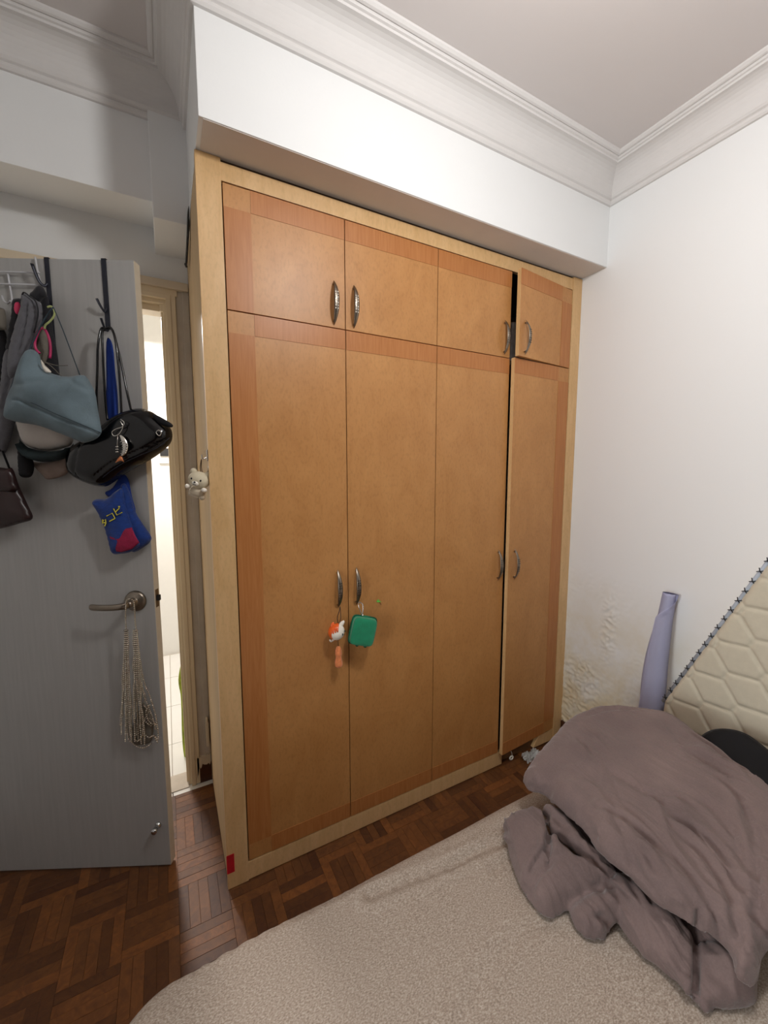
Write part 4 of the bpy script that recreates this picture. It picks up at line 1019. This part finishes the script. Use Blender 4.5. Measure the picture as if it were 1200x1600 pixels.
for i in range(len(co)):
    x, y, z = co[i]; s = x*ca-y*sa; t_ = x*sa+y*ca
    wq = nz((x, y, z), 4, 6); a = noise.noise(Vector((s*4.2+wq*.8, t_*17+wq*2.2, z*7))); a2 = noise.noise(Vector((s*7-wq, t_*33+wq*3, z*12+9))); b = noise.noise(Vector((x*11, y*11, z*11+4)))
    co[i] += nr[i]*((max(0, 1-abs(a)*5.5)**1.3*.0085-max(0, 1-abs(a2)*7)*.0040)*max(0, min(1, .45+nz((x, y, z), 5, 11)*2.2))+b*.004)
WR = [([(937, 1253), (975, 1272), (1005, 1294), (1035, 1321)], .60, .007, .008), ([(1009, 1339), (1020, 1358), (1039, 1377)], .57, .008, .007),
      ([(1039, 1257), (1087, 1283), (1125, 1313), (1159, 1358)], .62, .007, .008), ([(1110, 1212), (1147, 1242), (1174, 1279), (1192, 1324)], .63, .007, .007),
      ([(1155, 1272), (1174, 1317), (1185, 1362), (1189, 1400)], .61, .008, .007), ([(1069, 1302), (1110, 1340), (1144, 1384), (1166, 1437)], .60, .008, .008),
      ([(982, 1324), (1005, 1362), (1050, 1392)], .57, .006, .007), ([(911, 1126), (945, 1124), (1000, 1128)], .60, .005, .008), ([(825, 1208), (840, 1227), (862, 1246), (890, 1268)], .55, .011, .008),
      ([(1072, 1156), (1110, 1184), (1147, 1208), (1180, 1240)], .62, .006, .007), ([(1012, 1225), (1060, 1236), (1100, 1262), (1130, 1295)], .63, .004, .007),
      ([(853, 1280), (857, 1310), (855, 1334)], .47, .016, .007), ([(821, 1369), (840, 1351), (862, 1337)], .46, .009, .006), ([(1087, 1471), (1089, 1510), (1088, 1561)], .46, .012, .006),
      ([(1106, 1474), (1118, 1486), (1129, 1503)], .47, .008, .005), ([(926, 1436), (940, 1431), (956, 1438)], .45, .010, .005), ([(1130, 1478), (1148, 1500), (1165, 1520)], .47, .007, .006)]
for pts, zz, dep, wd_ in WR:
    q = np.array([tuple(onZ(x, y, zz).to_2d()) for x, y in pts]); q = np.array([tuple(v.to_2d()) for v in catmull([Vector((*a, 0)) for a in q], 6)])
    r_ = np.full(len(co), 9.0)
    for a, b in zip(q, q[1:]): r_ = np.minimum(r_, seg_dist(co[:, :2], a, b))
    k_ = (r_ < .06) & (nr[:, 2] > -.1) & (np.abs(co[:, 2]-zz) < .09)
    e_ = np.minimum(np.linalg.norm(co[:, :2]-q[0], axis=1), np.linalg.norm(co[:, :2]-q[-1], axis=1)); fade = np.clip(e_/.03, .15, 1)
    dsp = (-dep*np.exp(-(r_/wd_)**2)+dep*.55*np.exp(-((r_-2.1*wd_)/(wd_*1.1))**2))*fade
    co[k_] += nr[k_]*dsp[k_][:, None]
co[:, 2] = np.maximum(co[:, 2], .4085)
nm.vertices.foreach_set('co', co.ravel()); dv.modifiers.clear(); dv.data = nm; nm.shade_smooth()
tag(dv, 'bunched-up mauve-brown duvet heaped on the bed', 'duvet')

# ---------------- black cushion and scraps behind the duvet
P = [onZ(*q) for q in [(1094, 1150, .60), (1112, 1141, .61), (1140, 1141, .62), (1170, 1152, .62), (1210, 1178, .62), (1260, 1215, .60), (1255, 1300, .54), (1200, 1262, .54), (1150, 1215, .55), (1110, 1180, .56)]]
c = sum(P, Vector())/len(P); A = np.array([tuple(p-c) for p in P]); _, _, vt = np.linalg.svd(A); n = Vector(vt[2]); n = n if n.z > 0 else -n
e = (Vector((1, 0, 0))-n*n.x).normalized(); k = n.cross(e)
bc_ = thing('black_cushion', 'black rounded cushion behind the duvet against the cream quilted pad', 'cushion', c)
UV = [((p-c).dot(e), (p-c).dot(k)) for p in P]
obj('cover', puff(UV, lambda u, v, h: c+e*u+k*v+n*h, .022, .010, .9, .5, .04), 'matte_black', bc_, True)
obj('piping', tube([c+e*q_[0]+k*q_[1] for q_ in UV], .0035, seg=8, closed=True, smooth_n=5), 'black_rubber', bc_, True)
P2 = [onZ(*q) for q in [(1098, 1158, .575), (1112, 1160, .58), (1118, 1172, .58), (1110, 1176, .57), (1098, 1168, .57)]]
bm = bmesh.new()
add_ball(bm, sum(P2, Vector())/5, (.035, .03, .016), 14)
tag(obj('teal_cloth', bm, 'teal_cloth', smooth=True), 'scrap of pale teal cloth between duvet and black cushion', 'cloth')
q = onZ(1204, 1412, .50); bm = bmesh.new(); add_ball(bm, q+Vector((.045, 0, 0)), (.03, .03, .03), 14)
tag(obj('green_cloth', bm, 'forest_cloth', smooth=True), 'dark green cloth at the right frame edge beside the duvet', 'cloth')

# ================================================================== QUILTED PAD LEANING ON THE RIGHT WALL
XP = 1.600
def pt(x, y): q = onX(x, y, XP); return np.array([q.y, q.z])
pd = thing('quilted_pad', 'cream foam mattress pad with hexagon quilting leaning on the right wall', 'mattress', (1.66, -1.0, .42))
U = [pt(1166.3, 946.3), pt(1127.3, 998.8), pt(1089.8, 1046), pt(1056.8, 1089.5)]
V2 = [pt(1184.3, 997.3), pt(1143, 1048.3), pt(1102, 1093)]
Aper = ((U[3]-U[0])/3+(V2[2]-V2[0])/2)/2
S = ((pt(1122, 1008.5)-U[1])+(pt(1137, 1058)-V2[1]))/2*1.25
Bv = ((V2[0]-U[1])+(V2[1]-U[2])+(V2[2]-U[3]))/3            # next column, half a period up
E0 = pt(1040, 1092); E1 = pt(1200, 880); ed = (E1-E0)/np.linalg.norm(E1-E0); en = np.array([-ed[1], ed[0]])
if en[0] > 0: en = -en
corner = E0; topz = 1.48
Etop = E0+ed*((topz-E0[1])/ed[1])
outl = [corner, Etop, np.array([-1.75, topz]), np.array([-1.75, .405]), np.array([-.552, .405])]
# edge network of the quilting in (y, z)
segs2 = []
base = U[1]
for i in range(-9, 12):
    for j in range(-4, 14):
        t0 = base+Aper*i+Bv*j                          # upper end of a short edge
        segs2.append((t0, t0+S))
        segs2.append((t0, t0+Bv-Aper*0+S-0*S if False else t0+Bv+S-Aper*0))
        segs2.append((t0+S, t0+Bv+Aper))
# top vertex of each hexagon: lower end of the short edge one column on; bottom vertex: upper end of the next one
gy = .0085
def inside(p, poly):
    c_ = False
    for a, b in zip(poly, poly[-1:]+poly[:-1]):
        if (a[1] > p[1]) != (b[1] > p[1]) and p[0] < (b[0]-a[0])*(p[1]-a[1])/(b[1]-a[1])+a[0]: c_ = not c_
    return c_
SA = np.array([s[0] for s in segs2]); SB = np.array([s[1] for s in segs2])
def quilt(XY):
    out = np.full(len(XY), 1e9)
    for a, b in zip(SA, SB):
        k = (np.abs(XY[:, 0]-a[0]) < .25) & (np.abs(XY[:, 1]-a[1]) < .25)
        if k.any(): out[k] = np.minimum(out[k], seg_dist(XY[k], a, b))
    return .0085*(1-np.exp(-(out/.0042)**1.2))
bm = puff([tuple(p) for p in outl], lambda a, b, h: Vector((XP-.0-h, a, b)), .018, .0062, 0, .5, .03, extra=quilt, smooth=0)
o = obj('quilted_face', bm, 'pad_fabric', pd, True)
# border (side wall of the pad)
bm = bmesh.new(); f1 = [bm.verts.new((XP-.001, p[0], p[1])) for p in outl]; f2 = [bm.verts.new((XR-.014, p[0], p[1])) for p in outl]
bm.faces.new(f2[::-1]); bm.faces.new(f1)
for i in range(5): bm.faces.new((f1[i-1], f1[i], f2[i], f2[i-1]))
bmesh.ops.bevel(bm, geom=bm.edges[:], offset=.006, segments=2, affect='EDGES')
obj('border', bm, 'pad_border', pd)
q0 = corner+en*.0; Ltot = np.linalg.norm(Etop-corner)
obj('piping', tube([(XP-.007, *(corner+ed*-.012)), (XP-.007, *Etop)], .0065, seg=10), 'piping_grey', pd, True)
n_st = 0; spc = None
a0 = pt(1041, 1087); a1 = pt(1191, 892); N_ = 15; spc = np.linalg.norm(a1-a0)/N_
xs_bm = bmesh.new(); wv = .0085
for s1, s2 in ((1, 1), (1, -1)):
    A_ = Vector((XP-.0145, 0, 0))+Vector((0, *(ed*(-wv*.9*s1)+en*wv*s2*-1.0))); B_ = Vector((XP-.0145, 0, 0))+Vector((0, *(ed*(wv*.9*s1)+en*wv*s2*1.0)))
    m_ = (A_+B_)/2+Vector((-.002, 0, 0)); add_tube(xs_bm, [A_+Vector((.004, 0, 0)), m_, B_+Vector((.004, 0, 0))], .0016, seg=6)
bmesh.ops.recalc_face_normals(xs_bm, faces=xs_bm.faces); XM = bpy.data.meshes.new('cross_stitch'); xs_bm.to_mesh(XM); xs_bm.free(); XM.materials.append(MATS['black_rubber'])
for i in range(int(Ltot/spc)):
    p = a0+ed*spc*i; pp = corner+ed*float((p-corner)@ed)
    o = bpy.data.objects.new('cross_stitch', XM); COL.objects.link(o); o.parent = pd; o.matrix_parent_inverse = PINV[pd.name]; o.location = (0, pp[0], pp[1])

# ---------------- rolled paper leaning on the wall
bm = bmesh.new(); rows = []
C0 = onX(1019, 1119, 1.632); C1 = onX(1046, 927, 1.685)
ax = (C1-C0).normalized(); s_ = Vector((0, 1, 0)); s_ = (s_-ax*s_.dot(ax)).normalized(); t_ = ax.cross(s_)
if t_.x > 0: t_ = -t_                    # t_ looks into the room, s_ towards the wardrobe
n_, m_ = 48, 70
for i in range(n_+1):
    h = i/n_; row = []; r = .046-.021*h
    end = math.radians(38+18*(.8-h)) if h < .8 else math.radians(38-150*(h-.8)/.2)
    bulge = .017*math.sin(math.pi*min(1, (h+.12)/.95))**1.1 if h < .83 else 0
    for j in range(m_+1):
        f = j/m_; a = end-math.radians(640)*(1-f); rr = r*(.80+.20*f)
        q = (math.degrees(a) % 360)
        if f > .94: rr += .007*(f-.94)/.06
        if 15 < q < 165: rr += bulge*math.sin(math.pi*(q-15)/150)*(1-max(0, (f-.88)/.12))
        row.append(bm.verts.new(C0.lerp(C1, h)+s_*math.sin(a)*rr+t_*math.cos(a)*rr+s_*(.006*math.sin(h*math.pi))))
    rows.append(row)
for i in range(n_):
    for j in range(m_): bm.faces.new((rows[i][j], rows[i][j+1], rows[i+1][j+1], rows[i+1][j]))
bmesh.ops.solidify(bm, geom=bm.faces[:], thickness=.0008)
tag(obj('paper_roll', bm, 'tube_paper', smooth=True), 'pale lavender rolled sheet of paper leaning on the wall corner', 'paper roll')

# ---------------- ceiling lamp (above and behind the viewpoint)
cl = thing('ceiling_lamp', 'round flat white ceiling lamp above the bed edge', 'lamp', (.56, -1.12, ZC))
obj('housing', lathe([(.15, 0), (.17, .01), (.17, .09), (.16, .105)], 40, Matrix.Translation((.56, -1.12, ZC-.106))), 'lamp_white', cl)
